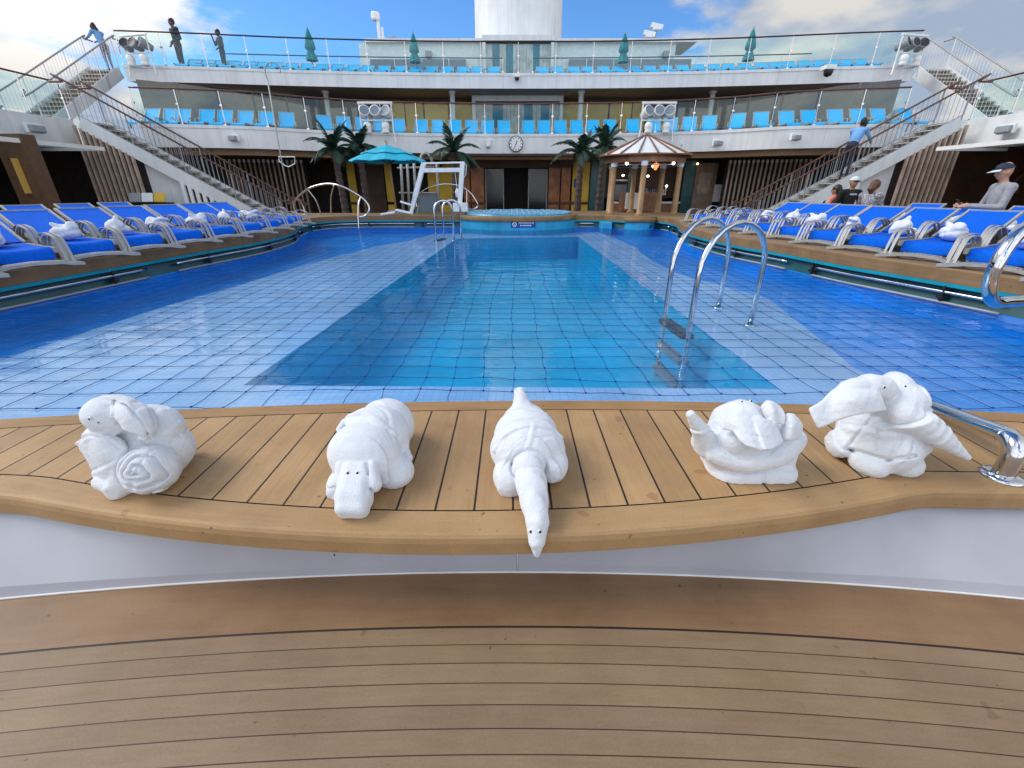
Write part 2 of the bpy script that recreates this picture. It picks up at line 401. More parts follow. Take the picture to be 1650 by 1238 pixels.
# ---------------------------------------------------------------- camera, world, sun
cam = bpy.data.cameras.new('camera'); camo = bpy.data.objects.new('camera', cam); COL.objects.link(camo)
cam.sensor_fit = 'HORIZONTAL'; cam.sensor_width = 36.; cam.lens = 36*F/1650.
camo.location = (0, 0, CAMZ); camo.rotation_euler = (R(90)-PITCH, 0, 0)
cam.clip_start = .05; cam.clip_end = 2000
scene.camera = camo
SUN_AZ, SUN_EL = R(-82), R(42)         # azimuth from +y towards +x
w = bpy.data.worlds.new('World'); scene.world = w; w.use_nodes = True
N, L = w.node_tree.nodes, w.node_tree.links
for n in list(N): N.remove(n)
out = N.new('ShaderNodeOutputWorld')
sky = N.new('ShaderNodeTexSky'); sky.sky_type = 'NISHITA'; sky.sun_disc = False
sky.sun_elevation = SUN_EL; sky.sun_rotation = SUN_AZ; sky.ozone_density = 2.0; sky.dust_density = .2
bg = N.new('ShaderNodeBackground'); bg.inputs[1].default_value = .125
tn = N.new('ShaderNodeMix'); tn.data_type = 'RGBA'; tn.blend_type = 'MULTIPLY'; tn.inputs[0].default_value = 1; L.new(sky.outputs[0], tn.inputs[6]); tn.inputs[7].default_value = (.42, .7, 1., 1)
L.new(tn.outputs[2], bg.inputs[0])
geo = N.new('ShaderNodeTexCoord'); sp = N.new('ShaderNodeSeparateXYZ'); L.new(geo.outputs['Generated'], sp.inputs[0])
zz = math_n(N, L, 'ADD', math_n(N, L, 'MAXIMUM', sp.outputs[2], 0.), .28)
cb = N.new('ShaderNodeCombineXYZ'); L.new(math_n(N, L, 'DIVIDE', sp.outputs[0], zz), cb.inputs[0]); L.new(math_n(N, L, 'DIVIDE', sp.outputs[1], zz), cb.inputs[1])
cb.inputs[2].default_value = 3.1
cn = N.new('ShaderNodeTexNoise'); cn.inputs['Scale'].default_value = 1.55; cn.inputs['Detail'].default_value = 9; cn.inputs['Roughness'].default_value = .56; cn.inputs['Distortion'].default_value = .15
L.new(cb.outputs[0], cn.inputs['Vector'])
# more cloud to port and starboard than dead ahead
bias = math_n(N, L, 'MULTIPLY', math_n(N, L, 'SUBTRACT', math_n(N, L, 'ABSOLUTE', math_n(N, L, 'ADD', sp.outputs[0], .1)), .28), .62)
cm = N.new('ShaderNodeMapRange'); cm.interpolation_type = 'SMOOTHSTEP'; cm.inputs[1].default_value = .48; cm.inputs[2].default_value = .58
L.new(math_n(N, L, 'ADD', math_n(N, L, 'ADD', cn.outputs['Fac'], bias), math_n(N, L, 'MULTIPLY', math_n(N, L, 'MAXIMUM', math_n(N, L, 'MULTIPLY', sp.outputs[1], -1.), 0.), .2)), cm.inputs[0])  # last term adds cloud cover astern for the same fill
cn2 = N.new('ShaderNodeTexNoise'); cn2.inputs['Scale'].default_value = 3.4; cn2.inputs['Detail'].default_value = 6; L.new(cb.outputs[0], cn2.inputs['Vector'])
cr = N.new('ShaderNodeValToRGB'); cr.color_ramp.elements[0].position = .4; cr.color_ramp.elements[1].position = .58
cr.color_ramp.elements[0].color = (.44, .55, .72, 1); cr.color_ramp.elements[1].color = (.9, .87, .83, 1)
L.new(cn2.outputs['Fac'], cr.inputs['Fac'])
# the cloud bank up to port is the brightest, with the sun behind it
vm = N.new('ShaderNodeVectorMath'); vm.operation = 'DOT_PRODUCT'; L.new(geo.outputs['Generated'], vm.inputs[0])
bd = Vector((math.sin(R(-42))*math.cos(R(30)), math.cos(R(-42))*math.cos(R(30)), math.sin(R(30)))); vm.inputs[1].default_value = bd
gl = N.new('ShaderNodeMapRange'); gl.interpolation_type = 'SMOOTHSTEP'; gl.inputs[1].default_value = .9; gl.inputs[2].default_value = 1.; gl.inputs[3].default_value = .56; gl.inputs[4].default_value = 1.15
L.new(vm.outputs['Value'], gl.inputs[0])
ast_fill = N.new('ShaderNodeMapRange'); ast_fill.interpolation_type = 'SMOOTHSTEP'; ast_fill.inputs[1].default_value = .0; ast_fill.inputs[2].default_value = -.75; ast_fill.inputs[3].default_value = 0; ast_fill.inputs[4].default_value = .75  # unseen clouds astern brightened, added as fill for faces towards the camera
L.new(sp.outputs[1], ast_fill.inputs[0])
bg2 = N.new('ShaderNodeBackground'); L.new(math_n(N, L, 'ADD', gl.outputs[0], ast_fill.outputs[0]), bg2.inputs[1]); L.new(cr.outputs[0], bg2.inputs[0])
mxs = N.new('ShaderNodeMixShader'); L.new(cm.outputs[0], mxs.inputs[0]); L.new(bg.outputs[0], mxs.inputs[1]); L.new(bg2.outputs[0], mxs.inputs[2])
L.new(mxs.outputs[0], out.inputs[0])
sl = bpy.data.lights.new('sun', 'SUN'); sl.energy = 1.7; sl.angle = R(30); sl.color = (1, .96, .9)
so = bpy.data.objects.new('sun', sl); COL.objects.link(so)
sd_ = Vector((math.sin(SUN_AZ)*math.cos(SUN_EL), math.cos(SUN_AZ)*math.cos(SUN_EL), math.sin(SUN_EL)))
so.rotation_euler = sd_.to_track_quat('Z', 'Y').to_euler()
scene.view_settings.view_transform = 'Standard'; scene.view_settings.look = 'None'; scene.view_settings.exposure = .58; scene.view_settings.gamma = 1
scene.cycles.max_bounces = 8; scene.cycles.transparent_max_bounces = 32; scene.cycles.glossy_bounces = 4; scene.cycles.caustics_reflective = False; scene.cycles.caustics_refractive = False
scene.cycles.sample_clamp_indirect = 6
scene.cycles.use_denoising = True
# ================================================================ near deck, ledge and pool
def arc_pts(cx, cy, r, x0, x1, n):
    """lower arc (towards the camera) of a circle, from x0 to x1"""
    return [Vector((x, cy - math.sqrt(r*r-(x-cx)**2), 0)) for x in np.linspace(x0, x1, n)]
ZL, ZW, ZR = .30, .25, .59      # ledge, water, raised lounger platform
# main deck (behind the platforms) and the stepped deck the photographer stands on
mb = MB()
for poly in ([(-40, -6), (-5.4, -6), (-5.4, 15), (-40, 15)], [(5.0, -6), (40, -6), (40, 15), (5.0, 15)], [(-40, 15), (40, 15), (40, 60), (-40, 60)]):
    mb.add([(x, y, -.2) for x, y in poly], [(0, 1, 2, 3)])
tag(mb.build('main_deck', M['deck']), kind='structure')
mb = MB()
xs = np.linspace(-5.4, 5.0, 61)
arcY = lambda r, x: -12.412 + math.sqrt(r*r-x*x)
Rr = 13.6
A = [Vector((x, arcY(Rr, x), 0)) for x in xs]; B = [Vector((x, arcY(Rr-.217, x), 0)) for x in xs]
B2 = [Vector((x, arcY(Rr-.222, x), 0)) for x in xs]; Cc = [Vector((x, -6, 0)) for x in xs]
mb.strip(B, A, 0); mb.strip(Cc, B2, 1); mb.strip([p+Vector((0, -.002, -.0012)) for p in B2], [p+Vector((0, .002, -.0012)) for p in B], 2)
tag(mb.build('stepped_deck', [M['stepb'], M['step'], M['caulk']]), kind='structure')
# the white-grey riser with its sealant bead
mb = MB()
n = len(A)
rp = [Vector((p.x, p.y, 0)) for p in A]
near0 = lambda x: 7.553-math.sqrt(6.5**2-min(max(x+.2, -1.56), 1.72)**2)
tp = [Vector((p.x, max(p.y+.02, near0(p.x)+.05), .225)) for p in rp]
mid = [a.lerp(b, .08)+Vector((0, .0, .02)) for a, b in zip(rp, tp)]
mb.strip([p+Vector((0, .002, 0)) for p in rp], mid, 0, flip=True); mb.strip(mid, tp, 0, flip=True)
mb.tube([p+Vector((0, -.001, .003)) for p in rp], .0045, 6, mi=1)
mb.bar((.02, 1.187, .01), (.02, 1.2, .2), .004, .004, mi=2)
tag(mb.build('ledge_riser', [M['riser'], M['wcaulk'], M['lgrey']], smooth=True), 'pale grey curved riser panel under the teak pool ledge', 'riser panel')
# ledge outline
def near_edge(x):
    d = x+.2
    if -1.56 < d < 1.72: return 7.553-math.sqrt(6.5**2-d*d)
    if d <= -1.56: return 7.553-math.sqrt(6.5**2-1.56**2)+.03*(1-math.exp((d+1.56)*4)) * (1 if d > -9 else 0)
    return 7.553-math.sqrt(6.5**2-1.72**2)-.012*(1-math.exp(-(d-1.72)*4))
xs = np.linspace(-4.4, 4.4, 177)
def blur(f, x): return sum(f(x+d) for d in (-.06, -.03, 0, .03, .06))/5
e0 = [Vector((x, blur(near_edge, x), 0)) for x in xs]
def back_edge(x): return 17.98-0 - math.sqrt(16.**2-(x-.3)**2)+.0
def back_y(x): return 2.026-(x-.25)**2/(2*18.)
off = lambda d: [Vector((p.x, p.y+d, 0)) for p in e0]
mb = MB(); W = .118
def rows(ps, z): return [Vector((p.x, p.y, z)) for p in ps]
# rounded front board: section sweeps from under the lip, round the nose, to the seam
sec = [(.07, ZL-.083), (.006, ZL-.083), (0, ZL-.076), (-.002, ZL-.03), (.002, ZL-.012), (.009, ZL-.004), (.02, ZL-.0008), (.05, ZL), (W, ZL)]
for a, b in zip(sec[:-1], sec[1:]):
    mb.strip(rows(off(a[0]), a[1]), rows(off(b[0]), b[1]), 0)
mb.strip(rows(off(W), ZL-.003), rows(off(W+.006), ZL-.003), 2)
bk = [Vector((x, back_y(x), 0)) for x in xs]
sb = [Vector((p.x, p.y-.105, 0)) for p in bk]; sb0 = [Vector((p.x, p.y-.111, 0)) for p in bk]
mb.strip(rows(off(W+.006), ZL), rows(sb0, ZL), 1)
mb.strip(rows(sb0, ZL-.003), rows(sb, ZL-.003), 2)
mb.strip(rows(sb, ZL), rows([Vector((p.x, p.y-.008, 0)) for p in bk], ZL), 3)
mb.strip(rows([Vector((p.x, p.y-.008, 0)) for p in bk], ZL), rows(bk, ZL-.01), 3)
mb.strip(rows(bk, ZL-.01), rows(bk, -.3), 4)
o = mb.build('pool_ledge', [M['edge'], M['plank'], M['caulk'], M['back'], M['tub']], smooth=False)
tag(o, kind='structure')
for p in o.data.polygons:
    p.use_smooth = p.material_index == 0

# ---------------------------------------------------------------- platform round the pool
TUBC, TUBR = Vector((.16, 14.55, 0)), 1.85
left = [(-5.2, 1.4), (-5.1, 2.2), (-4.95, 3.1), (-4.8, 4.1), (-4.68, 5.5), (-4.58, 6.6), (-4.42, 8.0), (-4.6, 9.6), (-5.15, 11.2), (-5.4, 12.5), (-5.05, 13.4), (-4.2, 13.75), (-3.0, 13.78)]
tub = [(TUBC.x+(TUBR-.06)*math.cos(a), TUBC.y+(TUBR-.06)*math.sin(a)) for a in np.linspace(R(205), R(337), 14)]
right = [(2.3, 13.85), (2.75, 13.75), (3.05, 13.5)]
ped = [(3.67+.45*math.cos(a), 13.35+.42*math.sin(a)) for a in np.linspace(R(200), R(340), 8)]
right2 = [(4.25, 12.7), (4.15, 11.6), (3.75, 10.2), (3.6, 8.9), (3.66, 7.4), (3.86, 6.5), (4.02, 5.4), (4.18, 4.8), (4.36, 4.1), (4.62, 3.1), (4.8, 2.2), (4.9, 1.4)]
inner = [Vector((x, y, 0)) for x, y in left[:1]]
L1 = catmull([(x, y, 0) for x, y in left], 5); L2 = [Vector((x, y, 0)) for x, y in tub]
L3 = catmull([(x, y, 0) for x, y in right], 3); L4 = [Vector((x, y, 0)) for x, y in ped]; L5 = catmull([(x, y, 0) for x, y in right2], 5)
inner = L1 + L2 + L3 + L4 + L5
nL = len(L1)
outer = []
for i, p in enumerate(inner):
    if i < nL:
        if p.y < 12.3: outer.append(Vector((-7.5, p.y+1.0*min(1, p.y/12), 0)))
        else: outer.append(Vector((-7.5+(i-nL+10)*.4, 15.2, 0)))
    elif p.y > 12.2 and p.x < 4.3: outer.append(Vector((p.x*1.05+.1, 16.8, 0)))
    else: outer.append(Vector((6.75, p.y+1.0*min(1, p.y/12), 0)))
back = offset2d(inner, .09)       # recessed gutter wall (path runs clockwise: left of travel is away from the pool)
if (back[20]-Vector((0, 7, 0))).length < (inner[20]-Vector((0, 7, 0))).length: back = offset2d(inner, -.09)
sgn = 1 if back == offset2d(inner, .09) else -1
offp = lambda d: offset2d(inner, sgn*d)
mb = MB()
mb.strip(rows(offp(.012), ZR), rows(outer, ZR), 0)
mb.strip(rows(offp(0), ZR-.012), rows(offp(.012), ZR), 1)
mb.strip(rows(offp(.004), ZR-.135), rows(offp(0), ZR-.012), 1)
mb.strip(rows(offp(.03), ZR-.135), rows(offp(.004), ZR-.135), 1)
mb.strip(rows(outer, ZR), rows(outer, -.2), 1)
tag(mb.build('lounger_platform', [M['rimtop'], M['rim']]), kind='structure')
mb = MB()                          # teal overflow gutter under the platform edge
mb.strip(rows(offp(-.004), ZR-.172), rows(offp(-.004), ZR-.137), 0); mb.strip(rows(offp(.09), ZR-.18), rows(offp(-.004), ZR-.172), 0); mb.strip(rows(offp(-.004), ZR-.137), rows(offp(.03), ZR-.137), 0)
mb.strip(rows(offp(.045), ZW+.004), rows(offp(.09), ZR-.18), 1); mb.strip(rows(offp(.045), -.3), rows(offp(.045), ZW+.004), 2)
g = thing('overflow_gutter', 'teal overflow gutter with chrome rails running round the pool under the platform', 'pool gutter')
mb.build('gutter_wall', [M['teal'], M['tealdark'], M['outer']], g)
railp = resample(rows(offp(.01), .365), .12)
runs = []; cur = []
gaps = [.13, .27, .315, .42, .5, .6, .68, .76, .86, .93]
npt = len(railp)
for i, p in enumerate(railp):
    t = i/npt
    intub = (p-TUBC).xy.length < TUBR+.1 or (p.xy-Vector((3.67, 13.35))).length < .62
    if intub or any(abs(t-gq) < .0045 for gq in gaps):
        if len(cur) > 2: runs.append(cur)
        cur = []
    else: cur.append(p)
if len(cur) > 2: runs.append(cur)
for c in runs:
    mb = MB(); mb.tube(c, .017, 8); mb.build('upper_rail', M['steel'], g, smooth=True)
    mb = MB(); mb.tube([p+Vector((0, 0, -.1)) for p in c], .013, 6); mb.build('water_line_rail', M['satin'], g, smooth=True)
bp_ = [p for i, p in enumerate(railp) if i % 13 == 6]
for p in bp_:
    mb = MB()
    if (p-TUBC).xy.length < TUBR+.15: continue
    q = Vector((p.x*1.016, p.y, p.z))
    mb.bar(p+Vector((0, 0, -.09)), p+Vector((0, 0, .06)), .03, .03); mb.bar(p, q, .05, .03); mb.box(p+Vector((0, 0, -.05)), (.06, .07, .03))
    mb.build('rail_bracket', M['black'], g)

# ---------------------------------------------------------------- basin, water, net
def zs(px, py): return at_z(px, py, .12)
ta, tb, tc_, td = zs(392, 621), zs(1256, 627), at_z(932, 374, .24), at_z(736, 377, .24)
trench = [ta, tb, tc_, td]
ob = [(zs(-160, 720)), zs(1378, 641), zs(1372, 590), zs(1302, 531), zs(1237, 481), zs(1092, 441), zs(1050, 420), zs(1022, 398), zs(985, 382), zs(960, 373)]
ol = [zs(700, 377), zs(655, 389), zs(611, 396), zs(502, 424), zs(400, 455), zs(240, 502), zs(60, 560), zs(-200, 640)]
shelf = [Vector((-3.9, 2.0, .12)), Vector((2.4, 2.0, .12))] + [Vector((p.x, p.y, .12)) for p in ob[2:]] + [Vector((p.x, p.y, .12)) for p in ol]
mb = MB()
# shelf as fan of quads between the trench rectangle and its outline
def ringfill(mb, innerp, outerp, z, mi):
    I = resample(innerp+[innerp[0]], n=120)[:-1]; O = resample(outerp+[outerp[0]], n=240)[:-1]
    vs = [(p.x, p.y, z) for p in I]
    vs2 = []
    c = sum(I, Vector())/len(I)
    import bisect
    return
import mathutils.geometry as mg
tri = mg.tessellate_polygon([[Vector((p.x, p.y, 0)) for p in shelf], [Vector((p.x, p.y, 0)) for p in trench]])
allp = [(p.x, p.y, .12) for p in shelf+trench]
fs = []
for t in tri:
    a, b, c = [Vector(allp[i]) for i in t]
    fs.append(tuple(t) if (b-a).cross(c-a).z > 0 else tuple(t[::-1]))
mb.add(allp, fs, 0)
mb.strip([Vector((p.x, p.y, .0)) for p in shelf+shelf[:1]], [Vector((p.x, p.y, .12)) for p in shelf+shelf[:1]], 1)
ti = [Vector((p.x, p.y, 0)) for p in trench]
mb.strip([V3(p, -.45) for p in ti+ti[:1]], [V3(p, .12) for p in ti+ti[:1]], 2, flip=True)
mb.add([V3(p, -.45) for p in ti], [(0, 1, 2, 3)], 2)
mb.add([(-6, 1.2, -.2+.04), (5.4, 1.2, -.16), (5.4, 15.5, -.16), (-6, 15.5, -.16)], [(0, 1, 2, 3)], 1)
basin = mb.build('pool_basin', [M['shelf'], M['outer'], M['deep']])
# open the outer floor above the trench: delete it there by rebuilding as ring
me = basin.data
import bmesh
bm = bmesh.new(); bm.from_mesh(me)
bm.faces.ensure_lookup_table()
f = bm.faces[len(bm.faces)-1]; bmesh.ops.delete(bm, geom=[f], context='FACES_ONLY')
outr = [Vector((-6, 1.2, 0)), Vector((5.4, 1.2, 0)), Vector((5.4, 15.5, 0)), Vector((-6, 15.5, 0))]
sh2 = [Vector((p.x, p.y, 0)) for p in shelf]
tri = mg.tessellate_polygon([outr, sh2]); vv = [bm.verts.new((p.x, p.y, .075)) for p in outr+sh2]
for t in tri:
    a, b, c = [vv[i] for i in t]
    if (b.co-a.co).cross(c.co-a.co).z < 0: a, c = c, a
    fc = bm.faces.new((a, b, c)); fc.material_index = 1
bm.to_mesh(me); bm.free()
tag(basin, kind='structure')
mb = MB()
wp = [Vector((-4.4, back_y(-4.4)-.02, 0))] + [Vector((x, back_y(x)-.01, 0)) for x in np.linspace(-4.3, 4.3, 40)] + [p for p in offp(.045)][::-1]
mb.add([(p.x, p.y, ZW) for p in wp], [tuple(range(len(wp)))])
o = tag(mb.build('water', M['water']), kind='structure')
if o.data.polygons[0].normal.z < 0: o.data.flip_normals()

def inside_pool(x, y):
    if y < back_y(x)+.03: return False
    c = False; P = [p for p in inner]; n = len(P); j = n-1
    for i in range(n):
        if (P[i].y > y) != (P[j].y > y) and x < (P[j].x-P[i].x)*(y-P[i].y)/(P[j].y-P[i].y)+P[i].x: c = not c
        j = i
    return c
# safety net: cords 0.19 m apart floating on the water, slack in places
mb = MB(); S = .192
jr = random.Random(5); JIT = {(i, j): (jr.gauss(0, .008), jr.gauss(0, .008)) for i in range(-32, 32) for j in range(-3, 72)}
def knot(i, j):
    x, y = i*S+.02, 2.02+j*S; a = JIT[(i, j)]
    return Vector((x+a[0]+0.02*math.sin(1.1*y+.7*x)+.016*math.sin(4.3*x+1.1*y+2), y+a[1]+0.02*math.sin(1.3*x+.9*y+1)+.016*math.sin(4.1*y+2*x), ZW+.006))
def cord(ids):
    cur = []
    for a, b in zip(ids[:-1], ids[1:]):
        p, q = knot(*a), knot(*b)
        if inside_pool(p.x, p.y) and inside_pool(q.x, q.y):
            if not cur: cur = [p]
            d = q-p; sg = Vector((-d.y, d.x, 0))*jr.uniform(-.05, .05)
            cur += [p.lerp(q, .5)+sg, q]
        else:
            if len(cur) > 1: mb.tube(cur, .0019, 4)
            cur = []
    if len(cur) > 1: mb.tube(cur, .0019, 4)
for i in range(-29, 27): cord([(i, j) for j in range(-2, 66)])
for j in range(-1, 66): cord([(i, j) for i in range(-30, 28)])
for i in range(-29, 27):           # knots
    for j in range(-1, 22):
        p = knot(i, j)
        if inside_pool(p.x, p.y): mb.box(p+Vector((0, 0, .002)), (.01, .01, .007), rz=.5)
tag(mb.build('pool_net', M['net']), 'navy cord safety net stretched across the whole swimming pool', 'pool net')

# ---------------------------------------------------------------- hot tub at the far end
tb_ = thing('hot_tub', 'round light blue tiled hot tub with wooden rim at far end of pool', 'hot tub', TUBC)
c0 = (0, 0, 0)
mb = MB(); mb.lathe([(TUBR, -.3), (TUBR, .48)], c0, 64); mb.build('tub_wall', M['tub'], tb_, smooth=True)
mb = MB(); mb.lathe([(TUBR-.03, .48), (TUBR+.04, .48), (TUBR+.05, .5), (TUBR+.05, .58), (TUBR+.035, .605), (TUBR-.2, .61), (TUBR-.22, .5)], c0, 64); mb.build('rim', M['rim'], tb_, smooth=True)
mb = MB(); mb.lathe([(TUBR-.2, .5), (TUBR-.2, .64), (TUBR-.24, .655), (TUBR-.28, .64), (TUBR-.28, .58)], c0, 64); mb.build('inner_lip', M['tub'], tb_, smooth=True)
mb = MB(); mb.lathe([(0.001, .625), (TUBR-.26, .625)], c0, 48); mb.build('water_surface', M['water'], tb_)
mb = MB(); mb.lathe([(0.001, .3), (TUBR-.26, .3)], c0, 48); mb.build('tub_floor', M['tub'], tb_)
mb = MB()
for k in range(-9, 10):
    d = k*.17; h = math.sqrt(max(0, (TUBR-.2)**2-d*d))
    for ax in (0, 1):
        pts = [((d, t*h) if ax == 0 else (t*h, d)) for t in np.linspace(-1, 1, 15)]
        mb.tube([(TUBC.x+a, TUBC.y+b, 0.662+.008*math.sin(7*a+5*b)) for a, b in pts], .016, 4)
tag(mb.build('hot_tub_net', M['netl']), 'pale blue net stretched over the round hot tub', 'tub net')
# blue notice on the tub wall with white pictogram and lines of lettering
def on_tub(px, py, r=TUBR+.012):
    d = ray(px, py); a = d[0]**2+d[1]**2; b = -2*(d[0]*TUBC.x+d[1]*TUBC.y); c = TUBC.x**2+TUBC.y**2-r*r
    t = (-b-math.sqrt(b*b-4*a*c))/(2*a); return Vector((d[0]*t, d[1]*t, CAMZ+d[2]*t))
sg = thing('pool_sign', 'small blue notice with white pictogram on the front of the hot tub', 'sign', on_tub(843, 367))
mb = MB()
P = [[on_tub(x, y) for x in np.linspace(823.5, 863, 8)] for y in (357, 367)]
mb.strip(P[1], P[0]); mb.build('board', M['signblue'], sg, world=True)
mb = MB()
cc = on_tub(829, 362, TUBR+.018); e = Vector((1, 0, 0)); u = Vector((0, 0, 1))
mb.tube([cc+(e*math.cos(a)+u*math.sin(a))*.05 for a in np.linspace(0, 2*math.pi, 17)[:-1]], .012, 5, closed=True)
mb.bar(cc+(e-u)*.03, cc-(e-u)*.03, .012, .01, up=(0, 1, 0))
for y, x0, x1 in ((359.6, 836, 860), (363.6, 838, 857)):
    x = x0
    while x < x1-1:
        wd = rnd.uniform(.8, 2.2); a, b = on_tub(x, y, TUBR+.018), on_tub(min(x+wd, x1), y, TUBR+.018); mb.bar(a, b, .008, .028); x += wd+.7
mb.build('lettering', M['white2'], sg, world=True)
# ================================================================ superstructure
X0 = .27
def mirror(pts): return [(2*X0-x, y) for x, y in pts][::-1]
ZB0, ZB1 = 2.65, 3.36           # lower balcony fascia, bottom and top
half = [(X0, 20.4), (4.8, 20.05), (7.9, 19.15), (9.7, 18.1), (11.7, 17.6), (13.4, 17.3)]
lowf = [Vector((x, y, 0)) for x, y in mirror(half)[:-1]+half]
lowf = resample(catmull(lowf, 6), .25)
sideR = [(15.0, 16.6), (14.95, 14.0), (14.9, 9.0), (14.85, 3.0), (14.85, -3.0)]
def build_balcony(name, label, front, z0, z1, ydeep, band=True, floor=.06):
    g = thing(name, label, 'balcony', (X0, 20, z0))
    inn = [Vector((p.x, max(p.y+3.0, ydeep), 0)) for p in front]
    mb = MB()
    mb.strip(rows(front, z0), rows(front, z1-.1)); mb.strip(rows(front, z1-.1), rows(offset2d(front, .0), z1-.1))
    lip = offset2d(front, -.03)
    mb.strip(rows(front, z1-.1), rows(lip, z1-.1)); mb.strip(rows(lip, z1-.1), rows(lip, z1)); mb.strip(rows(lip, z1), rows(offset2d(front, .12), z1))
    mb.strip(rows(offset2d(front, .12), z1), rows(offset2d(front, .12), z1-floor))
    mb.strip(rows(offset2d(front, .02), z0-.0), rows(front, z0))
    mb.build('fascia', M['white'], g, world=True)
    mb = MB(); mb.strip(rows(offset2d(front, .12), z1-floor), rows(inn, z1-floor)); mb.build('floor', M['deck'], g, world=True)
    mb = MB(); mb.strip(rows(inn, z0+.02), rows(offset2d(front, .02), z0+.02)); mb.build('soffit', M['soffit'], g, world=True)
    if band:
        b1 = offset2d(front, .35)
        mb = MB(); mb.strip(rows(b1, z0-.2), rows(b1, z0+.02)); mb.strip(rows(offset2d(front, .9), z0-.2), rows(b1, z0-.2)); mb.build('band', M['brownband'], g, world=True)
    return g
build_balcony('lower_balcony', 'lower white curved balcony above the bar at the far end of the pool', lowf, ZB0, ZB1, 25.2)
for sgn_, lab in ((1, 'white side balcony along the right, above the dark lounge behind the man in grey'), (-1, 'white side balcony along the left, above the dark lounge with yellow squares')):
    pts = [Vector((x if sgn_ > 0 else 2*X0-x, y, 0)) for x, y in sideR]
    pts = resample(pts, .5)
    if sgn_ < 0: pts = pts[::-1]
    g = thing('side_balcony', lab, 'balcony', (pts[0].x, 8, ZB0))
    o_ = 6.0*sgn_
    outl = [p+Vector((o_, 0, 0)) for p in pts]
    mb = MB(); f = sgn_ < 0
    mb.strip(rows(pts, ZB0), rows(pts, ZB1)); mb.strip(rows(pts, ZB1), rows([p+Vector((sgn_*.12, 0, 0)) for p in pts], ZB1))
    e = 0 if sgn_ > 0 else -1
    a = pts[0] if pts[0].y > pts[-1].y else pts[-1]
    mb.add([V3(a, ZB0), V3(a+Vector((o_, 0, 0)), ZB0), V3(a+Vector((o_, 0, 0)), ZB1), V3(a, ZB1)], [(0, 1, 2, 3)])
    mb.build('fascia', M['white'], g, world=True)
    mb = MB(); mb.strip(rows([p+Vector((sgn_*.12, 0, 0)) for p in pts], ZB1-.06), rows(outl, ZB1-.06)); mb.build('floor', M['deck'], g, world=True)
    mb = MB(); mb.strip(rows([p+Vector((sgn_*.03, 0, 0)) for p in pts], ZB0+.015), rows(outl, ZB0+.015)); mb.build('soffit', M['brownband'], g, world=True)
    mb = MB(); mb.strip(rows([p+Vector((sgn_*.3, 0, 0)) for p in pts], ZB0-.1), rows([p+Vector((sgn_*.3, 0, 0)) for p in pts], ZB0)); mb.build('band', M['brownband'], g, world=True)
ZU0, ZU1 = 5.31, 5.87
halfu = [(X0, 22.6), (5.0, 22.5), (9.5, 22.1), (13.5, 21.5), (16.2, 21.2)]
upf = [Vector((x, y, 0)) for x, y in mirror(halfu)[:-1]+halfu]
upf = resample(catmull(upf, 6), .3)
build_balcony('upper_balcony', 'upper white curved balcony below the funnel', upf, ZU0, ZU1, 26.5, band=False)
g = [o for o in bpy.data.objects if o.name == 'upper_balcony'][0]
# rounded underside of the upper overhang
# ---------------------------------------------------------------- balustrades
def balustrade(label, path, z, h=1.06, step=1.35, mid=False, rail='teakrail', clamp=True, group=None, out=.05, glass='glass', rr=.028):
    P = resample(path, .2)
    g = thing('glass_balustrade', label, 'balustrade', V3(P[len(P)//2], z), group=group)
    mb = MB(); mb.tube([V3(p, z+h) for p in P], rr, 8); mb.build('handrail', M[rail], g, world=True, smooth=True)
    posts = resample(path, step)
    for i, p in enumerate(posts):
        mb = MB(); mb.tube([V3(p, z-.02), V3(p, z+h)], .019, 6)
        mb.box(V3(p, z+.62), (.09, .05, .05)); mb.box(V3(p, z+.02), (.1, .07, .05))
        mb.build('post', M['steel'], g, world=True)
    for a, b in zip(posts[:-1], posts[1:]):
        t = (b-a).normalized()*.05
        mb = MB(); A_, B_ = a+t, b-t
        nn = Vector((-t.y, t.x, 0)).normalized()*.006
        mb.prism([(A_-nn).xy, (B_-nn).xy, (B_+nn).xy, (A_+nn).xy], z+.06, z+h-.06)
        mb.build('glass_panel', M[glass], g, world=True)
    if mid:
        pass
    return g
lowin = offset2d(lowf, .07); upin = offset2d(upf, .07)
balustrade('clear glass balustrade with brown handrail along the lower balcony', lowin, ZB1)
balustrade('tall glass wind screen balustrade along the upper balcony edge', upin, ZU1, h=1.12, step=1.6, rail='black')
for sgn_, lab in ((1, 'glass balustrade along the right side balcony'), (-1, 'glass balustrade along the left side balcony')):
    pts = [Vector((x+.07 if sgn_ > 0 else 2*X0-x-.07, y, 0)) for x, y in sideR]
    balustrade(lab, pts, ZB1)
# second low rail behind the upper loungers (two open halves)
for sgn_, lab in ((-1, 'dark low railing behind the upper loungers, left of the funnel'), (1, 'dark low railing behind the upper loungers, right of the funnel')):
    base = [Vector((X0+sgn_*d, 24.6-.0042*d*d, 0)) for d in np.linspace(.7, 13.2, 30)]
    g = thing('low_railing', lab, 'railing', V3(base[15], ZU1))
    mb = MB(); mb.tube([V3(p, ZU1+.98) for p in base], .022, 6); mb.build('top_rail', M['black'], g, world=True, smooth=True)
    mb = MB(); mb.tube([V3(p, ZU1+.55) for p in base], .014, 6); mb.build('lower_rail', M['black'], g, world=True, smooth=True)
    for p in resample(base, 1.25):
        mb = MB(); mb.tube([V3(p, ZU1-.06), V3(p, ZU1+.98)], .015, 6); mb.box(V3(p, ZU1+.45), (.09, .04, .07)); mb.build('post', M['steel'], g, world=True)

